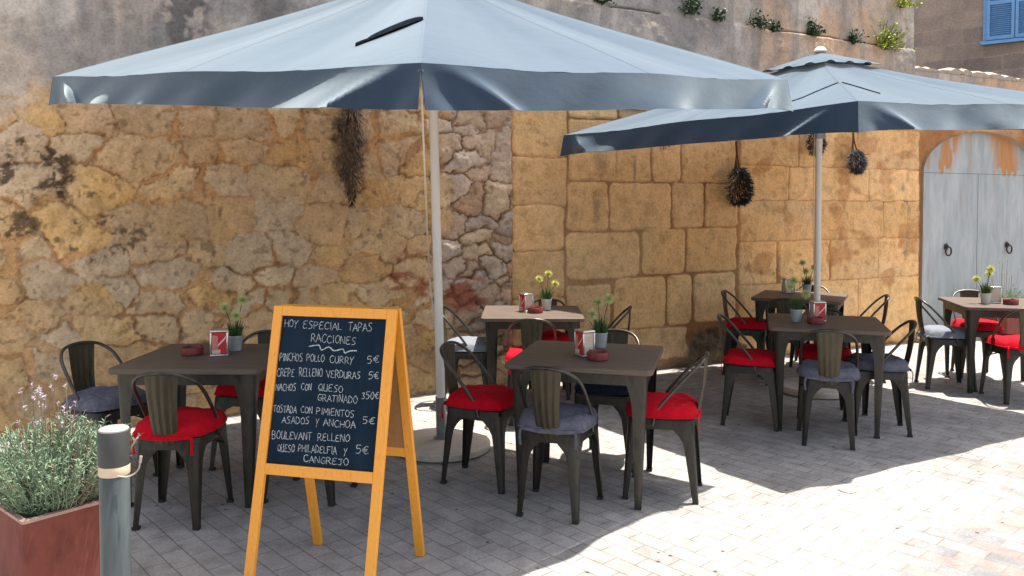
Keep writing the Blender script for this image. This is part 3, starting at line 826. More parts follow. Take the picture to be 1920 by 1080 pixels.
# ------------------------------------------------------------------ parasols
def parasol(name, label, F, Rr, B, L, apex, base, seed, pole_r, gapF):
    rnd = random.Random(seed)
    C4 = [Vector(F), Vector(Rr), Vector(B), Vector(L)]
    A = Vector(apex); base = Vector(base)
    root = empty(name, base); tag(root, label, 'parasol', 'square slate blue cafe parasols')
    inv = -base
    def q(p): return Vector(p) + inv
    cen = sum(C4, Vector()) / 4
    # canopy: 4 sides, each two panels with a rib between
    NS, NR = 32, 22
    me = MB()
    ph = rnd.uniform(0, 9)
    def edge(i, s):
        a, b = C4[i], C4[(i + 1) % 4]
        p = a.lerp(b, s)
        sag = -.012 * math.sin(2 * math.pi * s) ** 2
        n = (p - cen); n.z = 0
        return p + Vector((0, 0, sag)) - n.normalized() * (.014 * math.sin(2 * math.pi * s) ** 2)
    def surf(i, s, r):
        p = A.lerp(edge(i, s), r)
        panel = math.sin(2 * math.pi * s) ** 2
        p.z -= .050 * panel * math.sin(math.pi * min(1, r)) * r
        p.z -= .045 * math.sin(math.pi * r) ** 1.0 * (1 - r) * 1.2
        wr = math.sin(9 * s * 2 * math.pi + 3 * r + ph + i) * .0035 * r * panel + math.sin(23 * r + 4 * s + ph) * .0015 * panel
        p.z += wr
        return p
    for i in range(4):
        vs = [q(surf(i, j / NS, .14 + .86 * k / NR)) for k in range(NR + 1) for j in range(NS + 1)]
        me.add(vs, [(k * (NS + 1) + j, k * (NS + 1) + j + 1, (k + 1) * (NS + 1) + j + 1, (k + 1) * (NS + 1) + j) for k in range(NR) for j in range(NS)])
    me.solidify(.003)
    can = me.build('canopy', M['canvas'], root, angle=22)
    # flat stitched seam tapes along the ribs
    for i in range(4):
        for s in (0, .5):
            sm = MB(); rows = []
            for k in range(15):
                r = .17 + .83 * k / 14
                c_ = q(surf(i, s, r)); a_ = q(surf(i, min(1, s + .02), r)); b_ = q(surf((i - 1) % 4, .98, r)) if s == 0 else q(surf(i, s - .02, r))
                da = (a_ - c_).normalized() * .008; db = (b_ - c_).normalized() * .008; up = Vector((0, 0, .0010))
                rows.append([c_ + da + up * .2, c_ + da + up, c_ + up * 1.4, c_ + db + up, c_ + db + up * .2])
            sm.loft(rows, caps=False, closed=False)
            sm.build('seam', M['canvas'], can, angle=30)
    # vent flap over the opening
    vm = MB()
    ds = 24
    for i in range(4):
        rows = []
        for k in range(7):
            r = .012 + .203 * k / 6
            row = []
            for j in range(ds + 1):
                s = j / ds
                p = A.lerp(C4[i].lerp(C4[(i + 1) % 4], s), r)
                p.z += .026 - .006 * (r / .215)
                if k >= 5: p.z += (.016 if k == 6 else .006) * (max(0, math.sin(s * math.pi * 6)) - .5) 
                row.append(q(p))
            rows.append(row)
        vm.add([p for row in rows for p in row], [(k * (ds + 1) + j, k * (ds + 1) + j + 1, (k + 1) * (ds + 1) + j + 1, (k + 1) * (ds + 1) + j) for k in range(6) for j in range(ds)])
    vm.solidify(.003)
    vm.build('vent_flap', M['canvas'], root, angle=25)
    fi = MB(); fi.lathe([(.05, 0), (.052, .012), (.038, .034), (.018, .046), (.004, .050)], q(A + Vector((0, 0, .025))), 16)
    fi.build('finial', M['pole'], root)
    # valance
    HV = .172; NV = 10
    for i in range(4):
        va = MB()
        a, b = C4[i], C4[(i + 1) % 4]
        d = (b - a); Ln = d.length
        n = Vector((d.y, -d.x, 0)).normalized()
        if n.dot((a + b) / 2 - cen) < 0: n = -n
        NSv = 96
        lobes = [(rnd.uniform(0, 1), rnd.uniform(.05, .12), rnd.uniform(.4, 1.0)) for _ in range(5)]
        amp = .036 if i in (0,) else .03
        vs = []
        for k in range(NV + 1):
            v = k / NV
            for j in range(NSv + 1):
                s = j / NSv
                p = edge(i, s)
                o_ = .004 + .018 * v
                for (c, w, h) in lobes:
                    u_ = (s - c - .10 * (v - .5) * (1 if c < .5 else -1)) / w
                    o_ += amp * h * math.exp(-u_ * u_) * (v ** 1.3) * .8
                o_ += .006 * math.sin(s * 40 + 3 * v + ph) * v
                # folds fanning out of the corners
                for sc, sg in ((0, 1), (1, -1)):
                    ds_ = (s - sc) * sg * Ln
                    if ds_ < .55:
                        o_ += .045 * v * math.exp(-((ds_ - .13 - .30 * v) / .055) ** 2) 
                        o_ -= .020 * v * math.exp(-((ds_ - .02 - .14 * v) / .06) ** 2)
                hh = HV * (1 - .05 * math.sin(2 * math.pi * s) ** 2)
                tuck = 0
                if gapF and ((i == 0 and s < .08) or (i == 3 and s > .92)):
                    e = (1 - (s if i == 0 else 1 - s) / .08)
                    tuck = .020 * e * v
                sgn = 1 if i == 0 else -1
                es = min(s, 1 - s) / .10
                nn_ = n
                if es < 1:
                    cr = C4[i] if s < .5 else C4[(i + 1) % 4]
                    bis = cr - cen; bis.z = 0; bis.normalize()
                    nn_ = (bis * 1.15).lerp(n, es * es * (3 - 2 * es))
                    if not (gapF and ((i == 0 and s < .5) or (i == 3 and s > .5))):
                        o_ = (.006 + .030 * v) * (1 - es) + o_ * es
                        hh *= 1 + .10 * (1 - es) ** 2
                p = p + nn_ * o_ + Vector((0, 0, -hh * v)) + d.normalized() * tuck * sgn
                if i in (0, 3) or True: vs.append(q(p))
        va.add(vs, [(k * (NSv + 1) + j, k * (NSv + 1) + j + 1, (k + 1) * (NSv + 1) + j + 1, (k + 1) * (NSv + 1) + j) for k in range(NV) for j in range(NSv)])
        va.solidify(.003)
        va.build('valance', M['canvas'], root, angle=60)
    # corner flaps closing the valance at the left and right corners
    # ribs, struts, pole, hub
    hub = base.lerp(Vector((A.x, A.y, 0)), 1.0); hub.z = A.z - .10
    top = Vector((A.x, A.y, A.z + .03))
    def on_pole(z): 
        t_ = (z - base.z) / (top.z - base.z); return base.lerp(top, t_)
    for i in range(4):
        for s in (0, .5):
            rb_ = MB(); e = edge(i, s)
            rb_.tube([q(on_pole(A.z - .10)), q(A.lerp(e, .5) - Vector((0, 0, .06))), q(e - Vector((0, 0, .03)))], .010, 6)
            mid = A.lerp(e, .48) - Vector((0, 0, .06))
            rb_.tube([q(on_pole(A.z - .62)), q(mid)], .008, 6)
            rb_.build('rib', M['sleeve'], root)
    for za_, zb_ in ((.68, .57), (.14, .05)):
        hb = MB(); hb.tube([q(on_pole(A.z - za_)), q(on_pole(A.z - zb_))], .05, 14); hb.build('hub', M['sleeve'], root)
    po = MB(); po.tube([q(on_pole(.30)), q(on_pole(A.z + .02))], pole_r, 20); po.build('pole', M['pole'], root)
    sl = MB(); sl.tube([q(on_pole(.065)), q(on_pole(.36))], pole_r + .007, 20); sl.tube([q(on_pole(.064)), q(on_pole(.078))], pole_r + .03, 20); sl.build('sleeve', M['sleeve'], root)
    bs = MB(); bs.lathe([(.300, .0), (.318, .012), (.320, .045), (.306, .060), (.10, .072), (.0301, .074)], (0, 0, 0), 56); bs.build('base', M['concrete'], root)
    bs_o = root.children[-1]
    return root, surf, edge, on_pole, q, can

p1, surf1, edge1, onp1, q1, can1 = parasol('parasol', 'nearer and larger parasol leaning forward, black strap on its front, left of the chalkboard side pole',
    (-.329, 2.90, 2.122), (1.65, 4.83, 2.37), (-.95, 6.50, 2.80), (-3.02, 5.30, 2.466), (-.50, 4.90, 3.05), (-.464, 5.27, 0), 3, .029, True)
p1['label'] = 'nearest parasol on the left, with a dark fabric strap lying on its canopy'
p2, surf2, edge2, onp2, q2, can2 = parasol('parasol', 'x', (2.04, 4.74, 2.23), (4.68, 6.16, 2.38), (3.05, 8.46, 2.60), (.47, 7.18, 2.25), (2.545, 6.65, 2.86), (2.65, 6.93, 0), 8, .027, False)
p2['label'] = 'farther parasol on the right, white finial on top, standing over the dressed stone side'
# strap on the near canopy, tie cords on the far one, pull cord at the near pole
st = MB()
A0 = [surf1(3, 1 - .008, .63), surf1(3, .945, .68), surf1(3, .88, .745), surf1(3, .84, .785)]
pp = catmull([q1(a) + Vector((0, 0, .006)) for a in A0], 5)
side = Vector((.30, .85, .30)).normalized()
wds = [.010 + .030 * math.sin(math.pi * min(1, k / (len(pp) - 1) * 1.25)) ** .7 if k < len(pp) * .8 else .012 for k in range(len(pp))]
st.loft([[p - side * w, p - side * w * .5 + Vector((0, 0, .006 + w * .42)), p + side * w * .4 + Vector((0, 0, .006 + w * .5)), p + side * w, p - Vector((0, 0, .012))] for p, w in zip(pp, wds)])
st.build('strap', M['strap'], p1)
for a, b, i in ((( .01, .62), (.13, .80), 0), ((.99, .62), (.80, .80), 3)):
    tc2 = MB()
    tc2.tube([q2(surf2(i, a[0] + (b[0] - a[0]) * k / 8, a[1] + (b[1] - a[1]) * k / 8)) + Vector((0, 0, .004)) for k in range(9)], .0036, 6)
    tc2.build('tie_cord', M['strap'], p2)
cd = MB()
e = Vector(edge1(0, 0)) - Vector((0, 0, .02))
end = onp1(1.15) + Vector((-.05, -.03, 0))
cd.tube([q1(e.lerp(end, k / 10) + Vector((0, 0, -.03 * math.sin(math.pi * k / 10)))) for k in range(11)] + [q1(onp1(.95) + Vector((-.035, -.02, 0)))], .0045, 6)
cd.build('pull_cord', M['rope'], p1)
cd2 = MB(); cd2.tube([q2(onp2(2.6) + Vector((-.045, -.02, 0))), q2(onp2(1.5) + Vector((-.05, -.02, 0))), q2(onp2(1.0) + Vector((-.034, -.02, 0)))], .004, 6); cd2.build('pull_cord', M['rope'], p2)

# ------------------------------------------------------------------ chairs
def leg_sheet(top, foot, sx, sy, w_top, w_mid, w_foot, zt, zf, rad=.4, n=12):
    mb = MB(); rings = []
    top = Vector(top); foot = Vector(foot)
    for i in range(n + 1):
        s = i / n
        p = top.lerp(foot, s ** 1.08)
        p.z = zt + (zf - zt) * s
        w = w_foot + (w_mid - w_foot) * (1 - s) + (w_top - w_mid) * max(0, 1 - s / .30) ** 2
        r = min(w * rad, .03)
        ring = [p + Vector((-sx * w, 0, 0)), p + Vector((-sx * (w + r) / 2, 0, 0))]
        for a in range(4):
            an = a / 3 * math.pi / 2
            ring.append(p + Vector((-sx * (r - r * math.sin(an)), -sy * (r - r * math.cos(an)), 0)))
        ring += [p + Vector((0, -sy * (w + r) / 2, 0)), p + Vector((0, -sy * w, 0))]
        rings.append(ring)
    mb.loft(rings, caps=False, closed=False)
    mb.solidify(.003)
    return mb
def rrect(hx0, hx1, hy0, hy1, rad, z, nc=5, off=0.0):
    """rounded trapezoid outline: half width hx0 at hy0 (rear), hx1 at hy1 (front)"""
    pts = []
    for (cx, cy, a0) in ((hx1, hy1, 0), (-hx1, hy1, 90), (-hx0, hy0, 180), (hx0, hy0, 270)):
        sx = 1 if cx > 0 else -1; sy = 1 if cy == hy1 else -1
        c = Vector((cx - sx * rad, cy - sy * rad, z))
        for k in range(nc + 1):
            a = R(a0 + 90 * k / nc)
            pts.append(c + Vector((math.cos(a), math.sin(a), 0)) * (rad + off))
    return pts
def make_chair():
    root = empty('cafe_chair')
    st = MB()
    rings = [rrect(.158, .182, -.172, .186, .045, .395, off=.002), rrect(.158, .182, -.172, .186, .045, .440, off=.002), rrect(.158, .182, -.172, .186, .045, .452, off=-.004),
             rrect(.158, .182, -.172, .186, .045, .451, off=-.018), rrect(.150, .174, -.164, .178, .04, .445, off=-.034), rrect(.06, .07, -.07, .08, .03, .441)]
    st.loft(rings, caps=False)
    n = len(rings[0]); m = len(st.v)
    st.f.append(tuple(m - n + k for k in range(n)))
    st.build('seat', M['gunmetal'], root, angle=35)
    for sx in (-1, 1):
        for sy, tx, ty, fx, fy in ((1, .181, .185, .200, .205), (-1, .157, -.171, .165, -.200)):
            lg = leg_sheet((sx * tx, ty, 0), (sx * fx, fy, 0), sx, sy, .150, .066, .030, .425, .012)
            lo = lg.build('leg', M['gunmetal'], root, angle=35)
            fc = MB(); fc.box((sx * (fx - .0145), fy - sy * .0145, .008), (.031, .031, .016)); fc.build('foot_cap', M['rubber'], lo, smooth=False)
    b = [(.179, .045, .415), (.181, .02, .50), (.178, -.075, .62), (.165, -.160, .715), (.125, -.212, .765), (.07, -.230, .786), (0, -.236, .792)]
    pts = b + [(-x, y, z) for x, y, z in b[-2::-1]]
    tb_ = MB(); tb_.tube(catmull(pts, 5), .0095, 10); tb_.build('back_frame', M['tube'], root)
    sp = MB(); NX, NZ = 17, 14; vs = []
    for k in range(NZ + 1):
        v = k / NZ
        z = .415 + .368 * v; y = -.176 - .058 * v - .014 * math.sin(math.pi * v)
        hw = .058 + .026 * v
        for j in range(NX):
            u_ = -1 + 2 * j / (NX - 1)
            rib = .003 * (1 if (j % 4) in (1, 2) else 0) * (1 if 0.06 < v < .93 else 0)
            vs.append((u_ * hw, y - rib + .010 * u_ * u_, z))
    sp.add(vs, [(k * NX + j, k * NX + j + 1, (k + 1) * NX + j + 1, (k + 1) * NX + j) for k in range(NZ) for j in range(NX - 1)])
    sp.solidify(.0025); sp.build('splat', M['splat'], root, angle=20)
    br = MB()
    for sx in (-1, 1):
        br.tube(catmull([(sx * .18, .175, .33), (sx * .08, .07, .385), (0, .0, .392), (-sx * .08, -.07, .385), (-sx * .155, -.165, .33)], 5), .005, 6)
    br.build('stretcher', M['gunmetal'], root)
    return root
chair0 = make_chair()
tag(chair0, None, 'chair', 'dark metal cafe chairs')

def cushion_mesh(seed, mat):
    rnd = random.Random(seed)
    mb = MB(); n = 26
    ph = [rnd.uniform(0, 6.28) for _ in range(6)]
    def pt(u, v, top):
        # square to rounded square
        k = .30
        x = u * math.sqrt(1 - k * v * v) * .192 * 1.06; y = v * math.sqrt(1 - k * u * u) * .192 * 1.06
        e = (1 - abs(u) ** 5.0) * (1 - abs(v) ** 5.0)
        h = .066 * max(0, e) ** .36
        h *= 1 + .10 * math.sin(5 * u + ph[0]) * math.sin(4 * v + ph[1])
        for bu, bv in ((-.42, -.42), (.42, -.42), (-.42, .42), (.42, .42)):
            h -= .013 * math.exp(-((u - bu) ** 2 + (v - bv) ** 2) / .02)
        rad = math.hypot(u, v)
        an = math.atan2(v, u)
        h += .0035 * math.sin(14 * an + ph[2]) * max(0, rad - .5) * e ** .3 * 2
        out = 1 + .018 * math.sin(9 * an + ph[3]) * max(0, rad - .6)
        z = h if top else -.012 * max(0, e) ** .4
        edge_sag = -.010 * max(0, rad - .85) * (1 + math.sin(3 * an + ph[4]))
        return (x * out, y * out, .014 + z + edge_sag)
    for top in (True, False):
        vs = [pt(-1 + 2 * i / n, -1 + 2 * j / n, top) for j in range(n + 1) for i in range(n + 1)]
        mb.add(vs, [(j * (n + 1) + i, j * (n + 1) + i + 1, (j + 1) * (n + 1) + i + 1, (j + 1) * (n + 1) + i) for j in range(n) for i in range(n)])
    bm = bmesh.new()
    vv = [bm.verts.new(p) for p in mb.v]
    for f in mb.f: bm.faces.new([vv[i] for i in f])
    bmesh.ops.remove_doubles(bm, verts=bm.verts, dist=1e-5)
    bm.verts.index_update()
    mb.v = [tuple(v.co) for v in bm.verts]; mb.f = [tuple(v.index for v in f.verts) for f in bm.faces]
    bm.free()
    return mb.mesh('cushion', M[mat], True, 70)
CUSH = {}
for mat in ('red_cloth', 'grey_cloth', 'pale_grey_cloth', 'navy_cloth'):
    CUSH[mat] = [cushion_mesh(3 + 10 * k + len(mat), mat) for k in range(3)]
def tie_mesh(mat):
    t_ = MB()
    for sx in (-1, 1):
        p = catmull([(sx * .13, -.178, .020), (sx * .145, -.200, .008), (sx * .150, -.203, -.03), (sx * .146, -.199, -.075)], 4)
        t_.loft([[a + Vector((-.007, 0, 0)), a + Vector((.007, 0, 0)), a + Vector((.007, -.003, 0)), a + Vector((-.007, -.003, 0))] for a in p])
    p = [(-.14, -.196, .012), (-.05, -.203, .004), (.05, -.203, .005), (.14, -.196, .012)]
    t_.loft([[Vector(a) + Vector((0, 0, -.009)), Vector(a) + Vector((0, 0, .009)), Vector(a) + Vector((0, -.003, .009)), Vector(a) + Vector((0, -.003, -.009))] for a in p])
    return t_.mesh('tie', M[mat], False)
TIES = {m: tie_mesh(m) for m in CUSH}
def piping_mesh(mat):
    p_ = MB()
    pts = []
    for k in range(65):
        a = 2 * math.pi * k / 64
        c_, s_ = math.cos(a), math.sin(a)
        m_ = max(abs(c_), abs(s_)); u, v = c_ / m_, s_ / m_
        pts.append((u * math.sqrt(1 - .30 * v * v) * .2035, v * math.sqrt(1 - .30 * u * u) * .2035, .014))
    p_.tube(pts, .0042, 6, caps=False)
    return p_.mesh('piping', M[mat], True)
PIPE = {m: piping_mesh(m) for m in CUSH}
# (x, y, heading in degrees, chair label, cushion material, cushion label)
CH = [
 (-2.38, 4.66, -28, 'dark chair at the far left corner table, set back by the wall behind the lavender', 'grey_cloth', 'grey blue cushion on the chair behind the lavender planter'),
 (-1.72, 4.12, 90, 'nearest dark chair seen from behind between the bollard and the chalkboard', 'red_cloth', 'red cushion on the chair between the bollard and the chalkboard'),
 (-1.12, 4.44, 168, 'chair mostly hidden behind the chalkboard, only its legs showing below it', None, None),
 (-1.62, 5.00, 262, 'dark chair on the wall side of the left table, arch beside the potted flower', 'red_cloth', 'shaded red cushion seen under the left table, left of the chalkboard'),
 (-.17, 4.68, -21, 'dark chair beside the near parasol pole, turned right to the centre front table', 'red_cloth', 'red cushion on the chair right in front of the near parasol base'),
 (.245, 4.235, 70, 'ribbed back chair at the front of the centre table, seen from behind', 'grey_cloth', 'worn grey blue cushion on the chair seen from behind at the centre front table'),
 (.86, 4.48, 163, 'chair on the right of the centre front table with sun on its bright back tube', 'red_cloth', 'red cushion at the sunny right end of the centre front table'),
 (.61, 5.05, 250, 'dark chair facing the viewer across the centre front table', 'navy_cloth', 'dark navy cushion under the far side of the centre front table'),
 (-.35, 6.50, -8, 'chair at the left of the sunlit table, close behind the near parasol pole', 'pale_grey_cloth', 'pale grey cushion catching a patch of sun behind the near parasol pole'),
 (.15, 6.02, 88, 'chair in front of the sunlit table, back to the viewer', 'red_cloth', 'bright red cushion on the chair in front of the sunlit table'),
 (.30, 6.84, 266, 'chair between the sunlit table and the stone wall', 'red_cloth', 'red cushion between the sunlit table and the wall'),
 (.74, 6.55, 172, 'dark chair at the right end of the sunlit table against the dressed stone', None, None),
 (1.78, 5.93, -20, 'dark chair at the left of the right shaded table', 'red_cloth', 'red cushion at the left side of the table under the far parasol'),
 (2.175, 5.47, 70, 'ribbed back chair seen from behind under the far parasol', 'grey_cloth', 'grey blue cushion on the chair seen from behind under the far parasol'),
 (2.64, 5.74, 166, 'dark chair at the right of the shaded table, its back against the bright paving', 'grey_cloth', 'blue grey cushion at the right side of the table under the far parasol'),
 (2.42, 6.17, 252, 'chair facing the viewer in front of the far parasol pole', 'red_cloth', 'deep red cushion in shade in front of the far parasol pole'),
 (2.27, 7.68, -28, 'dark chair by the wall at the left end of the rear right table', 'red_cloth', 'red cushion close to the wall at the left of the rear right table'),
 (3.05, 8.12, 248, 'chair behind the rear right table, only its back arch showing right of the pole', None, None),
 (3.26, 7.46, 165, 'chair at the right end of the rear right table, before warm stone', None, None),
 (2.52, 7.28, 66, 'dark chair at the near side of the rear right table, hidden behind the zinc flowerpot', None, None),
 (3.88, 7.14, -10, 'chair in full sun at the left of the table before the gate', 'pale_grey_cloth', 'sunlit pale grey cushion left of the table before the gate'),
 (4.43, 7.60, 257, 'chair with its back to the grey gate, facing the viewer', 'red_cloth', 'pinkish red sunlit cushion just before the grey gate'),
 (4.20, 6.63, 82, 'chair cut by the right picture edge, back to the viewer', 'red_cloth', 'sunlit red cushion at the right picture edge'),
]
for i, (x, y, h, lab, cm, cl) in enumerate(CH):
    rz = R(h - 90)
    c = chair0 if i == 0 else copy_tree(chair0)
    c.location = (x, y, 0); c.rotation_euler = (0, 0, rz)
    c['label'] = lab
    if cm:
        o = bpy.data.objects.new('seat_cushion', CUSH[cm][i % 3]); link(o)
        o.location = (x, y, .4525); o.rotation_euler = (0, 0, rz + R(((i * 37) % 9) - 4))
        o.location += Vector((math.cos(R(h)), math.sin(R(h)), 0)) * .008
        tag(o, cl, 'cushion', 'cushions on the cafe chairs')
        tm = bpy.data.objects.new('tie', TIES[cm]); link(tm); tm.parent = o
        tm = bpy.data.objects.new('piping', PIPE[cm]); link(tm); tm.parent = o

# ------------------------------------------------------------------ tables
def make_table():
    root = empty('cafe_table')
    S = .40
    tp = MB()
    rings = [rrect(S, S, -S, S, .035, .727, off=-.004), rrect(S, S, -S, S, .035, .731, off=0), rrect(S, S, -S, S, .035, .752, off=0), rrect(S, S, -S, S, .035, .756, off=-.004)]
    tp.loft(rings); tp.build('table_top', M['table_top'], root, angle=35)
    ap = MB()
    r0 = rrect(S - .035, S - .035, -S + .035, S - .035, .03, .7265); r1 = rrect(S - .035, S - .035, -S + .035, S - .035, .03, .665)
    ap.loft([r0, r1], caps=False); ap.solidify(.003); ap.build('apron', M['gunmetal'], root, angle=35)
    for sx in (-1, 1):
        for sy in (-1, 1):
            lg = leg_sheet((sx * (S - .033), sy * (S - .033), 0), (sx * (S - .062), sy * (S - .062), 0), sx, sy, .130, .080, .034, .724, .012, rad=.45, n=14)
            lo = lg.build('leg', M['gunmetal'], root, angle=35)
            fc = MB(); fc.box((sx * (S - .0785), sy * (S - .0785), .008), (.035, .035, .016)); fc.build('foot_cap', M['rubber'], lo, smooth=False)
    return root
table0 = make_table()
tag(table0, None, 'table', 'square dark metal cafe tables')
TB = [
 (-1.725, 4.56, -.5, 'dark table at the left, half hidden by the chalkboard'),
 (.443, 4.60, -15, 'dark shaded table at centre front, one corner in the sun'),
 (.164, 6.50, -.7, 'table with its top blazing white in the sun, by the stone wall'),
 (2.325, 5.92, -17, 'dark table under the far parasol, near its pole'),
 (2.786, 7.70, -27, 'table behind the far parasol pole close to the wall, half sunlit'),
 (4.35, 7.12, -13, 'sunlit table before the grey gate at the right edge')]
for i, (x, y, a, lab) in enumerate(TB):
    c = table0 if i == 0 else copy_tree(table0)
    c.location = (x, y, 0); c.rotation_euler = (0, 0, R(a)); c['label'] = lab
TZ = .7565
# ------------------------------------------------------------------ things on the tables
def ashtray(x, y, lab, g=None):
    m = MB()
    m.lathe([(.050, 0), (.060, .004), (.062, .036), (.058, .044), (.050, .044), (.046, .020), (.0, .016)], (0, 0, 0), 28, cap_top=False)
    for k in range(4):
        a = R(45 + 90 * k)
        m.box((math.cos(a) * .054, math.sin(a) * .054, .046), (.012, .012, .006), Matrix.Rotation(a, 3, 'Z'))
    o = m.build('ashtray', M['dark_red'])
    o.location = (x, y, TZ); tag(o, lab, 'ashtray', 'ashtrays on the tables')
ashtray(-1.84, 4.58, 'dark red ashtray on the left table, left of the napkin holder')
ashtray(.478, 4.43, 'dark red ashtray on the centre front table')
ashtray(.190, 6.42, 'sunlit red ashtray on the white looking table')
ashtray(2.222, 5.83, 'dark red ashtray on the table under the far parasol')
ashtray(4.36, 6.97, 'red ashtray on the table before the gate')

def flowerpot(x, y, lab, pot='zinc', balls='ball', seed=1, tall=.335):
    rnd = random.Random(seed); random.seed(seed)
    root = empty('potted_flower', (x, y, TZ), rnd.uniform(0, 6)); tag(root, lab, 'potted plant', 'potted ball flowers on the tables')
    p = MB(); p.lathe([(.031, 0), (.034, .002), (.043, .082), (.046, .084), (.046, .092), (.041, .092), (.038, .075), (.0, .072)], n=26, cap_top=False); p.build('pot', M[pot], root)
    g = MB()
    for k in range(150):
        a = rnd.uniform(0, 6.28); r = rnd.uniform(0, .032); ln = rnd.uniform(.06, .15); tl = rnd.uniform(0, .45)
        g.blade((r * math.cos(a), r * math.sin(a), .072), (math.cos(a) * tl, math.sin(a) * tl, 1), ln, .0055, .12 + tl * .3, 3)
    g.build('grass_tuft', M['grass'], root, smooth=False)
    for k in range(3):
        a = k * 2.1 + rnd.uniform(-.3, .3); h = tall * (1 - .14 * k) + rnd.uniform(-.01, .01); rr2 = .055 + .01 * k
        tip = Vector((math.cos(a) * rr2, math.sin(a) * rr2, h - .03))
        s_ = MB(); s_.tube(catmull([(0, 0, .07), tip * .5 + Vector((0, 0, .04)), tip], 4), .0025, 5)
        fo = s_.build('flower_stem', M['grass'], root)
        b_ = MB()
        for q_ in range(210):
            zz2 = 1 - 2 * (q_ + .5) / 210; th_ = q_ * 2.39996
            dv = Vector((math.sqrt(1 - zz2 * zz2) * math.cos(th_), math.sqrt(1 - zz2 * zz2) * math.sin(th_), zz2))
            b_.blade(tip + dv * .006, dv, .032 + rnd.uniform(-.003, .003), .010, 0, 1)
            
        b_.build('flower_ball', M[balls], fo, smooth=False)
flowerpot(-1.637, 4.71, 'zinc pot of pale green ball flowers on the left table', seed=1)
flowerpot(.535, 4.82, 'zinc pot of pale ball flowers on the centre front table', seed=2)
flowerpot(.285, 6.60, 'bright yellow ball flowers in a pale pot on the sunlit table', 'pale_pot', 'yball', 3, .335)
flowerpot(2.115, 5.93, 'zinc pot of shaded ball flowers on the table under the far parasol', seed=4)
flowerpot(2.905, 7.86, 'zinc pot of yellow green flowers on the rear right table, left of the pole', seed=5)
flowerpot(4.18, 7.04, 'yellow ball flowers in a pale pot on the table before the gate', 'pale_pot', 'yball', 6)

def dispenser(x, y, rz, lab, ad=True):
    root = empty('napkin_holder', (x, y, TZ), R(rz)); tag(root, lab, 'napkin holder', 'steel napkin holders on the tables')
    w, d, h = .098, .082, .150
    fr = MB()
    fr.box((0, 0, .006), (w, d, .012)); 
    for sx in (-1, 1):
        for sy in (-1, 1): fr.box((sx * (w / 2 - .005), sy * (d / 2 - .005), h / 2 + .0005), (.010, .010, h - .025))
    fr.box((0, 0, h - .006), (w, d, .012))
    fo = fr.build('steel_frame', M['chrome'], root); bevel_obj(fo, .004)
    nb = MB(); nb.box((0, 0, h / 2), (w - .016, d - .016, h - .028)); nb.build('napkin_stack', M['napkin'], root, smooth=False)
    for sy in (-1, 1):
        pn = MB(); pn.box((0, sy * (d / 2 - .0035), h / 2), (w - .0205, .004, h - .0245))
        po = pn.build('ad_panel', M['ad_red'] if ad else M['napkin'], root, smooth=False)
        if ad:
            y0 = sy * (d / 2 - .0008)
            sw = MB()
            pth = [(-.005, .058), (.008, .072), (.022, .086), (.036, .104)]
            if sy > 0: pth = [(-a, b) for a, b in pth]
            for k in range(3):
                (a, b), (c_, d_) = pth[k], pth[k + 1]
                sw.add([(a, y0, b), (c_, y0, d_), (c_, y0, d_ + .012), (a, y0, b + .010)], [(0, 1, 2, 3)])
            sw.build('white_swoosh', M['ad_white'], po, smooth=False)
            pk = MB(); s2 = -1 if sy < 0 else 1
            xs = [s2 * .037, s2 * .006]
            pk.add([(xs[0], y0, .04), (xs[1], y0, .04), (xs[1], y0, .118), (xs[0], y0, .122)], [(0, 1, 2, 3)])
            pk.build('pale_print', M['ad_pale'], po, smooth=False)
            gl = MB(); gl.add([(s2 * .037, y0, .016), (s2 * -.006, y0, .016), (s2 * -.008, y0, .040), (s2 * .037, y0, .038)], [(0, 1, 2, 3)])
            gl.build('white_print', M['napkin'], po, smooth=False)
dispenser(-1.675, 4.555, 18, 'red fronted steel napkin holder on the left table')
dispenser(.415, 4.545, -62, 'napkin holder turned sideways on the centre front table, cream napkins showing')
dispenser(.115, 6.50, -58, 'sunlit red napkin holder on the white looking table')
dispenser(2.275, 5.935, 4, 'red napkin holder on the table under the far parasol')
dispenser(2.75, 7.95, 10, 'plain steel napkin holder on the rear right table', False)
dispenser(4.285, 7.09, -20, 'plain tan napkin holder on the table before the gate', False)

# ------------------------------------------------------------------ chalkboard
SB = Vector((-.745, 3.405, 0)); SROT = R(-14)
sign = empty('chalkboard_sign', SB, SROT); tag(sign, 'folding orange wooden A-board with white chalk menu on dark blue', 'chalkboard')
SH = 1.175; SPR = .29; SW = .565
def panel_frame(sgn, width):
    """local frame: returns function (u across, v down the slope 0..1 of full leg, out) -> local point"""
    top = Vector((0, sgn * .012, SH)); bot = Vector((0, sgn * SPR, 0))
    dn = (bot - top); Ln = dn.length; dn.normalize()
    ux = Vector((1, 0, 0)); nn = ux.cross(dn); nn.normalize()
    if nn.y * sgn < 0: nn = -nn
    return top, dn, ux, nn, Ln
def pbox(mb, fr, u0, u1, v0, v1, o0, o1):
    top, dn, ux, nn, Ln = fr
    vs = [top + ux * u + dn * v + nn * o for o in (o0, o1) for v in (v0, v1) for u in (u0, u1)]
    mb.add(vs, [(0, 1, 3, 2), (4, 6, 7, 5), (0, 4, 5, 1), (2, 3, 7, 6), (0, 2, 6, 4), (1, 5, 7, 3)])
FRF = panel_frame(-1, SW); FRB = panel_frame(1, SW)
PB = .655                                                  # slope length of the framed part
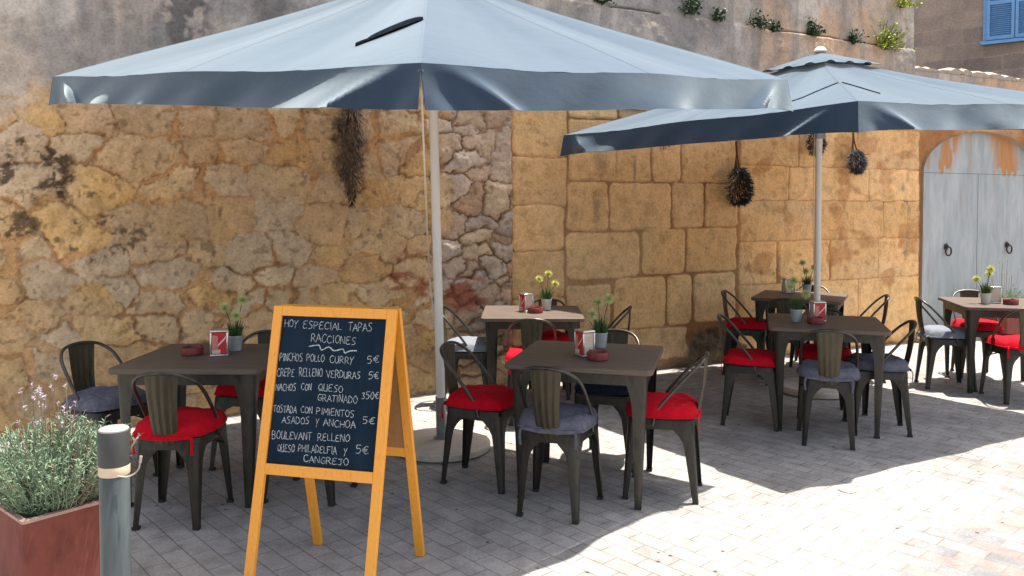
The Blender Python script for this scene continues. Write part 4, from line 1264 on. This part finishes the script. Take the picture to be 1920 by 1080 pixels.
for fr, nm in ((FRF, 'front_frame'), (FRB, 'rear_frame')):
    Ln = fr[4]; h = SW / 2 if nm == 'front_frame' else SW / 2 - .004; st_w = .042
    roots = []
    fm = empty(nm); fm.parent = sign
    for s in (-1, 1):
        a = MB(); pbox(a, fr, min(s * h, s * (h - st_w)), max(s * h, s * (h - st_w)), 0, Ln, 0, .022); o = a.build('leg', M['sign_wood'], fm, smooth=False); bevel_obj(o, .003)
    a = MB(); pbox(a, fr, -h + st_w, h - st_w, .0, .042, .001, .021); o = a.build('rail', M['sign_wood'], fm, smooth=False); bevel_obj(o, .002)
    a = MB(); pbox(a, fr, -h + st_w, h - st_w, PB, PB + .044, .001, .021); o = a.build('rail', M['sign_wood'], fm, smooth=False); bevel_obj(o, .002)
    a = MB(); pbox(a, fr, -h + st_w - .004, h - st_w + .004, .038, PB + .006, .004, .012)
    a.build('board', M['chalkboard'] if nm == 'front_frame' else M['sign_back'], fm, smooth=False)
for s in (-1, 1):
    hg = MB(); hg.tube([(s * .18 - .03, 0, SH - .004), (s * .18 + .03, 0, SH - .004)], .006, 8); hg.build('hinge', M['iron'], sign)
# hand lettering: single stroke capitals, unit box
FONT = {
'A': [[(0, 0), (.45, 1), (.9, 0)], [(.15, .38), (.76, .38)]], 'B': [[(.05, 0), (.05, 1), (.5, 1), (.7, .8), (.5, .56), (.05, .52)], [(.5, .54), (.8, .28), (.55, 0), (0, 0)]],
'C': [[(.82, .86), (.5, 1), (.15, .75), (.06, .4), (.25, .06), (.6, 0), (.86, .12)]], 'D': [[(.08, 0), (.08, 1), (.5, .92), (.82, .55), (.6, .1), (.0, 0)]],
'E': [[(.8, .98), (.3, .98), (.12, .75), (.25, .55), (.62, .54)], [(.25, .55), (.05, .3), (.2, .02), (.8, .04)]], 'F': [[(.08, 0), (.1, 1), (.85, 1)], [(.1, .52), (.65, .54)]],
'G': [[(.82, .88), (.45, 1), (.1, .65), (.1, .25), (.45, 0), (.8, .12), (.8, .42), (.45, .42)]], 'H': [[(.06, 0), (.06, 1)], [(.82, 0), (.82, 1)], [(.06, .5), (.82, .52)]],
'I': [[(.2, 0), (.2, 1)]], 'J': [[(.15, .95), (.8, .95)], [(.6, .95), (.58, .2), (.35, 0), (.05, .15)]], 'L': [[(.1, 1), (.08, .05), (.75, .02)]],
'M': [[(.0, 0), (.1, 1), (.45, .35), (.8, 1), (.9, 0)]], 'N': [[(.05, 0), (.08, 1), (.75, .02), (.8, 1)]],
'O': [[(.45, 1), (.12, .75), (.08, .3), (.4, 0), (.78, .2), (.85, .65), (.62, .96), (.40, 1)]], 'P': [[(.08, 0), (.08, 1), (.55, .98), (.75, .75), (.5, .5), (.08, .46)]],
'Q': [[(.5, 1), (.12, .7), (.1, .3), (.4, .05), (.8, .25), (.84, .7), (.5, 1)], [(.4, .3), (.6, .16), (.92, .0)]], 'R': [[(.08, 0), (.08, 1), (.55, .98), (.72, .76), (.5, .52), (.08, .46)], [(.35, .48), (.85, 0)]],
'S': [[(.78, .95), (.4, 1), (.15, .78), (.4, .55), (.72, .34), (.6, .04), (.08, .0)]], 'T': [[(0, .98), (.9, 1)], [(.45, 1), (.42, 0)]],
'U': [[(.08, 1), (.08, .25), (.35, 0), (.7, .15), (.78, 1)], [(.78, 1), (.8, 0)]], 'V': [[(0, 1), (.42, 0), (.85, 1)]], 'Y': [[(.05, 1), (.42, .5)], [(.85, 1), (.42, .5), (.2, -.12)]],
'5': [[(.8, 1), (.22, 1), (.15, .58), (.55, .6), (.75, .3), (.5, .0), (.05, .02)]], '3': [[(.1, .95), (.7, 1), (.38, .58), (.75, .3), (.4, 0), (.05, .08)]],
'0': [[(.42, 1), (.1, .6), (.2, .1), (.5, 0), (.8, .4), (.7, .9), (.42, 1)]],
'€': [[(.95, .95), (.55, 1), (.25, .6), (.3, .15), (.6, 0), (.95, .08)], [(.0, .62), (.75, .62)], [(.0, .38), (.68, .38)]]}
WIDTH = {'I': .45, 'M': 1.1, 'L': .85}
# corners of the slate in the photograph's own pixels -> fractions of the slate
TLc, TRc, BLc, BRc = (165, 105), (1650, 170), (25, 1883), (1515, 1983)
def frac(x, y):
    u, v = .5, .5
    for _ in range(30):
        X = TLc[0] * (1 - u) * (1 - v) + TRc[0] * u * (1 - v) + BLc[0] * (1 - u) * v + BRc[0] * u * v
        Y = TLc[1] * (1 - u) * (1 - v) + TRc[1] * u * (1 - v) + BLc[1] * (1 - u) * v + BRc[1] * u * v
        u += (x - X) / 1487; v += (y - Y) / 1790
    return u, v
O2 = 978
LINES = [
 [('HOY', 200, 248, 405, 258, 98), ('ESPECIAL', 465, 268, 1035, 298, 98), ('TAPAS', 1112, 303, 1460, 315, 105)],
 [('RACCIONES', 590, 435, 1240, 480, 105)],
 [('PINCHOS', 148, 668, 490, 668, 105), ('POLLO', 540, 668, 800, 692, 98), ('CURRY', 870, 697, 1215, 715, 90), ('5€', 1388, 697, 1560, 695, 85)],
 [('CREPE', 120, 852, 382, 862, 105), ('RELLENO', 438, 852, 778, 865, 105), ('VERDURAS', 830, 868, 1312, 892, 95), ('5€', 1412, 890, 1560, 892, 85)],
 [('NACHOS', 112, 1028, 410, 1030, 95), ('CON', 478, 1020, 632, 1025, 85), ('QUESO', 720, 1030, 1075, 1050, 90)],
 [('GRATINADO', 718, 172 + O2, 1278, 208 + O2, 92), ('350€', 1325, 148 + O2, 1565, 152 + O2, 85)],
 [('TOSTADA', 92, 302 + O2, 428, 322 + O2, 92), ('CON', 485, 312 + O2, 660, 325 + O2, 85), ('PIMIENTOS', 705, 332 + O2, 1242, 375 + O2, 88)],
 [('ASADOS', 222, 440 + O2, 622, 448 + O2, 88), ('Y', 700, 468 + O2, 755, 470 + O2, 92), ('ANCHOA', 812, 468 + O2, 1262, 505 + O2, 90), ('5€', 1350, 442 + O2, 1515, 442 + O2, 85)],
 [('BOULEVANT', 90, 622 + O2, 662, 634 + O2, 100), ('RELLENO', 735, 640 + O2, 1185, 662 + O2, 92)],
 [('QUESO', 178, 770 + O2, 425, 780 + O2, 95), ('PHILADELFIA', 468, 770 + O2, 1012, 802 + O2, 92), ('Y', 1100, 812 + O2, 1155, 815 + O2, 90), ('5€', 1265, 790 + O2, 1442, 805 + O2, 98)],
 [('CANGREJO', 550, 890 + O2, 1182, 935 + O2, 88)]]
rl = random.Random(12)
bu = SW / 2 - .042; bv0, bv1 = .042, PB
def slate(x, y, o=.0142):
    u, v = frac(x, y)
    top, dn, ux, nn, Ln = FRF
    return top + ux * (-bu + 2 * bu * u) + dn * (bv0 + (bv1 - bv0) * v) + nn * o
def ribbon(mb, pts, w):
    top, dn, ux, nn, Ln = FRF
    for i in range(len(pts) - 1):
        a, b = pts[i], pts[i + 1]
        d = b - a
        if d.length < 1e-5: continue
        d.normalize(); sd = nn.cross(d) * (w * rl.uniform(.42, .58)); e = d * w * .35
        zf = nn * (i * .00002)
        mb.add([a - e - sd + zf, b + e - sd + zf, b + e + sd + zf, a - e + sd + zf], [(0, 1, 2, 3)])
board_parent = [c for c in sign.children if c.name.startswith('front_frame')][0]
lines_out = MB
for ln in LINES:
    for (wd, x0, y0, x1, y1, h) in ln:
        mb = MB()
        tot = sum(WIDTH.get(c, 1) for c in wd)
        acc = 0
        for c in wd:
            wc = WIDTH.get(c, 1)
            t0 = acc / tot; acc += wc
            lw = (x1 - x0) * wc / tot
            bx = x0 + (x1 - x0) * t0; by = y0 + (y1 - y0) * t0 + rl.uniform(-5, 5)
            hh = h * rl.uniform(.80, .97); sl = rl.uniform(-.04, .10)
            for stroke in FONT[c]:
                pts2 = [Vector((bx + (p[0] / (1 if wc == 1 else 1) * .98 + sl * p[1]) * (lw if c != 'I' else lw * 2) , by - p[1] * hh, 0)) for p in stroke]
                if len(pts2) > 3: pts2 = catmull(pts2, 3)
                pts2 = [p + Vector((rl.uniform(-2.2, 2.2), rl.uniform(-2.2, 2.2), 0)) for p in pts2]
                ribbon(mb, [slate(p.x, p.y) for p in pts2], .0023)
        mb.build('chalk_word', M['chalk'], board_parent, smooth=False)
sq = MB(); ribbon(sq, [slate(p.x, p.y) for p in catmull([Vector((x, y, 0)) for x, y in ((570, 490), (690, 476), (720, 490), (752, 538), (850, 500), (925, 548), (1045, 528), (1080, 575), (1150, 552), (1240, 550))], 3)], .0046)
sq.build('chalk_squiggle', M['chalk'], board_parent, smooth=False)

# ------------------------------------------------------------------ bollard
bo = empty('bollard', (-1.305, 2.60, 0)); tag(bo, 'grey metal bollard with beige tape and a loose wire, beside the planter', 'bollard')
m = MB(); m.lathe([(.0465, .0), (.0465, .725), (.0456, .727), (.0456, .762)], n=40); m.build('post', M['bollard'], bo)
m = MB(); m.lathe([(.0460, .760), (.0479, .762), (.0479, .868), (.0456, .874)], n=40, cap_bottom=False); m.build('sleeve', M['bollard_top'], bo)
m = MB(); m.lathe([(.0460, .872), (.0456, .878), (.0409, .881), (.0, .882)], n=40); m.build('cap', M['bollard_cap'], bo)
m = MB(); m.lathe([(.0468, .728), (.0476, .730), (.0476, .757), (.0468, .7595)], n=40, cap_top=False, cap_bottom=False); m.build('tape', M['tape'], bo)
m = MB(); m.tube(catmull([(.03, -.045, .735), (.055, -.03, .728), (.075, -.02, .735), (.088, -.015, .752), (.090, -.012, .772), (.092, -.010, .782)], 5), .0024, 6); m.tube([(.090, -.012, .768), (.093, -.010, .790)], .0048, 6); m.build('wire', M['wire'], bo)

# ------------------------------------------------------------------ lavender planters
def lavender(root, w, z0, rad, hgt, stems, spikes, seed, spike_h=.2):
    rnd = random.Random(seed); random.seed(seed)
    f = MB(); dry = MB()
    for k in range(stems):
        a = rnd.uniform(0, 2 * math.pi); rr2 = math.sqrt(rnd.random())
        b = Vector((math.cos(a) * rr2 * w * .8, math.sin(a) * rr2 * w * .8, z0 - .02))
        lean = rr2 * .62 + rnd.uniform(-.15, .22)
        ln = hgt * rnd.uniform(.55, 1.05) * (1.12 - .25 * rr2)
        d = Vector((math.cos(a) * lean, math.sin(a) * lean, 1)).normalized()
        tip = b + d * ln
        dead = rnd.random() < .07
        tgt = dry if (dead or rnd.random() < .03) else f
        tgt.tube([b, b.lerp(tip, .5) + Vector((rnd.uniform(-.02, .02), rnd.uniform(-.02, .02), 0)), tip], .0018, 4, caps=False)
        nl = int(22 + 16 * rnd.random())
        for q_ in range(nl):
            tt_ = .25 + .75 * q_ / nl + rnd.uniform(-.03, .03)
            p = b.lerp(tip, min(1, tt_))
            la = rnd.uniform(0, 6.28)
            dv = d * rnd.uniform(.35, 1.0) + Vector((math.cos(la), math.sin(la), rnd.uniform(-.2, .4))) * .75
            (tgt if rnd.random() < .95 else dry).blade(p, dv, rnd.uniform(.014, .034), rnd.uniform(.0032, .0052), rnd.uniform(0, .25), 2)
    fo = f.build('foliage', M['lavender'], root, smooth=False)
    dry.build('dry_foliage', M['lavender_dry'], root, smooth=False)
    for k in range(spikes):
        sp = MB(); hd = MB()
        a = rnd.uniform(0, 2 * math.pi); rr2 = math.sqrt(rnd.random()) * .8
        b = Vector((math.cos(a) * rr2 * w, math.sin(a) * rr2 * w, z0 + hgt * .7))
        ln = spike_h * rnd.uniform(.45, 1.25)
        tip = b + Vector((math.cos(a) * .18 * rr2 + rnd.uniform(-.06, .06), math.sin(a) * .18 * rr2, 1)) * ln
        sp.tube([b, b.lerp(tip, .6) + Vector((rnd.uniform(-.008, .008), 0, 0)), tip], .0014, 4, caps=False)
        for q_ in range(16):
            dv = Vector((rnd.uniform(-1, 1), rnd.uniform(-1, 1), rnd.uniform(-.2, 1)))
            hd.blade(tip + Vector((0, 0, -.022 * rnd.random() + .006)), dv, .011, .006, 0, 1)
        so = sp.build('flower_stalk', M['lavender_dry'], root, smooth=False)
        hd.build('flower_head', M['lavender_flower'], so, smooth=False)
pl_c = Vector((-1.785, 2.885, 0)) + (Vector((math.cos(R(50)), math.sin(R(50)), 0)) + Vector((math.cos(R(140)), math.sin(R(140)), 0))) * .17
planter = empty('planter', pl_c, R(50)); tag(planter, 'rust red square planter at the bottom left corner, holding a lavender', 'planter')
def square_planter(root, hs, h, taper=.0):
    m = MB(); t_ = .014
    def ring(s, z): return rrect(s, s, -s, s, .012, z, 3)
    m.loft([ring(hs - taper, 0.0), ring(hs, h - .001), ring(hs, h)], caps=False)
    m.loft([ring(hs - t_, h), ring(hs - t_ - .002, h - .12)], caps=False)
    m.build('box', M['corten'], root, angle=35)
    r_ = MB(); r_.loft([ring(hs + .003, h - .006), ring(hs + .003, h + .006), ring(hs - t_ - .004, h + .006), ring(hs - t_ - .004, h - .006)], caps=False); r_.build('rim', M['rim'], root, angle=35)
    s_ = MB(); NG = 14
    rnd = random.Random(2)
    e = hs - t_ - .003
    s_.add([(-e + 2 * e * i / NG, -e + 2 * e * j / NG, h - .06 + rnd.uniform(-.012, .012)) for j in range(NG + 1) for i in range(NG + 1)], [(j * (NG + 1) + i, j * (NG + 1) + i + 1, (j + 1) * (NG + 1) + i + 1, (j + 1) * (NG + 1) + i) for j in range(NG) for i in range(NG)])
    s_.build('soil', M['soil'], root)
square_planter(planter, .17, .45)
lav = empty('lavender_bush', pl_c); tag(lav, 'grey green lavender bush with thin mauve spikes in the front planter', 'plant')
lavender(lav, .17, .43, .25, .35, 620, 26, 5)
pc2 = W(7.35, 0, .36)
planter2 = empty('planter', pc2, WANG); tag(planter2, 'brown planter behind the right edge table, at the gate', 'planter')
square_planter(planter2, .20, .36)
lav2 = empty('lavender_bush', pc2); tag(lav2, 'lavender bush at the foot of the grey gate, behind the table', 'plant')
lavender(lav2, .19, .34, .2, .34, 170, 16, 9, .34)

# ------------------------------------------------------------------ dried bunches on the wall
def bunch(t, ztop, zc, r, lab, mat, n=420, seed=1, long_=False, stemlen=None):
    rnd = random.Random(seed); random.seed(seed)
    root = empty('dried_bunch', W(t, ztop, .05)); tag(root, lab, 'dried bunch', 'dried herb bunches hung on the wall')
    h = ztop - zc
    s_ = MB()
    for k in range(10):
        a = rnd.uniform(0, 6.28)
        tx, tn = math.cos(a) * .03, math.sin(a) * .02
        p0 = U * rnd.uniform(-.012, .012) + NRM * .02 + Vector((0, 0, rnd.uniform(-.02, .05)))
        p1_ = U * (tx * .4) + NRM * (.03 + tn * .5) + Vector((0, 0, -h * .35))
        p2_ = U * tx * 2 + NRM * (.05 + tn) + Vector((0, 0, -h * .8))
        s_.tube(catmull([p0, p1_, p2_], 4), .0045, 5)
    s_.build('stems', M['stem'], root)
    f = MB()
    for k in range(n):
        a = rnd.uniform(0, 6.28); rr2 = math.sqrt(rnd.random())
        v = rnd.random()
        if long_:
            prof = math.sin(math.pi * min(1, .08 + v * .95)) ** .6
            c = Vector((0, 0, -.05 - v * (2 * h - .1)))
            off = U * (math.cos(a) * rr2 * r * prof) + NRM * (.035 + .05 * abs(math.sin(a)) * rr2 * prof)
            dv = U * (math.cos(a) * .5) + NRM * .25 * abs(math.sin(a)) + Vector((0, 0, -1))
            f.blade(c + off, dv + U * rnd.uniform(-.5, .5) + NRM * rnd.uniform(0, .3), rnd.uniform(.02, .06), .0055, .1, 2)
        else:
            prof = math.sin(math.pi * min(1, v * .90 + .06)) ** .6 * (.70 + .30 * v)
            c = Vector((0, 0, -h + r * 1.05 - v * 2.0 * r))
            off = U * (math.cos(a) * rr2 * r * prof) + NRM * (.05 + .11 * abs(math.sin(a)) * rr2 * prof)
            dv = U * (math.cos(a) * 1.3 * rr2 + rnd.uniform(-.4, .4)) + NRM * .5 * abs(math.sin(a)) + Vector((0, 0, -1 + 1.1 * rnd.random()))
            f.blade(c + off, dv, rnd.uniform(.04, .08), rnd.uniform(.005, .010), .0, 2)
    f.build('sprigs', M[mat], root, smooth=False)
bunch(3.43, 2.27, 1.82, .185, 'round black dried bunch hung on the dressed stone, leftmost of the fully seen ones', 'twig', 1500, 1)
bunch(5.11, 2.46, 2.12, .125, 'greyer dried bunch right of the far parasol pole', 'twig_grey', 1200, 2)
bunch(4.49, 2.62, 2.30, .115, 'dried bunch left against the far parasol pole, top hidden by the canopy', 'twig', 1000, 3)
bunch(2.48, 2.62, 2.33, .13, 'dried bunch almost hidden above the left corner of the far parasol, twig tips showing', 'stem', 160, 4)
bunch(-.58, 2.62, 2.10, .095, 'long narrow sooty bunch hanging on the rubble wall below the near canopy', 'twig_brown', 900, 5, True)

# ------------------------------------------------------------------ wall plants
def ledge_plant(t, z, s, lab, mat, n, seed, upright=1.0):
    rnd = random.Random(seed); random.seed(seed)
    root = empty('wall_plant', W(t, z, .0)); tag(root, lab, 'plant', 'small plants rooted in the wall joint')
    f = MB(); stm = MB()
    s *= 1.2; n = int(n * 1.5)
    for k in range(n):
        a = rnd.uniform(-1, 1)
        ln = s * rnd.uniform(.35, 1.0)
        d = U * a * .75 + NRM * rnd.uniform(.25, .8) + Vector((0, 0, rnd.uniform(-.1, 1.0) * upright))
        d.normalize()
        tip = d * ln
        stm.tube([Vector((0, 0, 0)) + NRM * .0, tip], .0016, 4, caps=False)
        for q_ in range(5):
            dv = Vector((rnd.uniform(-1, 1), rnd.uniform(-1, 1), rnd.uniform(-.5, 1)))
            f.blade(tip * rnd.uniform(.5, 1.05), dv, rnd.uniform(.02, .04), rnd.uniform(.014, .026), .1, 2)
    stm.build('stalks', M['leaf'], root, smooth=False)
    f.build('leaves', M[mat], root, smooth=False)
ledge_plant(1.80, 3.52, .16, 'dark green tuft at the top edge above the near parasol ridge', 'leaf', 26, 1, .5)
ledge_plant(2.85, 3.53, .20, 'upright dark green tuft on the bed joint, leftmost of the clear ones', 'leaf', 30, 2)
ledge_plant(3.20, 3.50, .14, 'small green tuft second from the left on the bed joint', 'leaf', 18, 3)
ledge_plant(3.72, 3.48, .20, 'leafy tuft midway along the bed joint, leaning down', 'leaf', 30, 4, .7)
ledge_plant(3.98, 3.46, .12, 'small round tuft right of the leaning one', 'leaf', 18, 5)
ledge_plant(4.50, 3.47, .18, 'double dark tuft left of the parasol finial', 'leaf', 34, 6)
ledge_plant(5.14, 3.45, .15, 'round green tuft beside the yellow green plant', 'leaf', 24, 7)
ledge_plant(5.62, 3.42, .30, 'large yellow green plant lit by the sun near the wall end', 'leaf_bright', 60, 8, 1.2)
ledge_plant(5.92, 3.93, .24, 'yellow green trailing plant at the very top of the wall end', 'leaf_bright', 30, 9, .6)

# ------------------------------------------------------------------ small things
pq = MB(); pq.box((0, 0, 0), (.26, .014, .18)); po = pq.build('wall_plaque', M['plaque'], None, smooth=False)
po.location = W(2.22, 2.64, .030); po.rotation_euler = (0, 0, WANG); tag(po, 'small white tile plaque on the wall between the two canopies', 'plaque')
bl = MB()
for (x, z, w_, h_) in ((0, .08, .24, .006), (0, -.08, .24, .006), (-.117, 0, .006, .154), (.117, 0, .006, .154)): bl.box((x, -.0085, z), (w_, .003, h_))
bl.build('border', M['plaque_line'], po, smooth=False)
dc = MB(); dc.lathe([(.048, 0), (.050, .004), (.046, .007), (.018, .006), (.016, .008), (.0, .008)], n=28); do = dc.build('ground_cap', M['disc']); do.location = (1.90, 4.486, .001)
tag(do, 'small round metal cap set in the sunlit paving', 'cap')
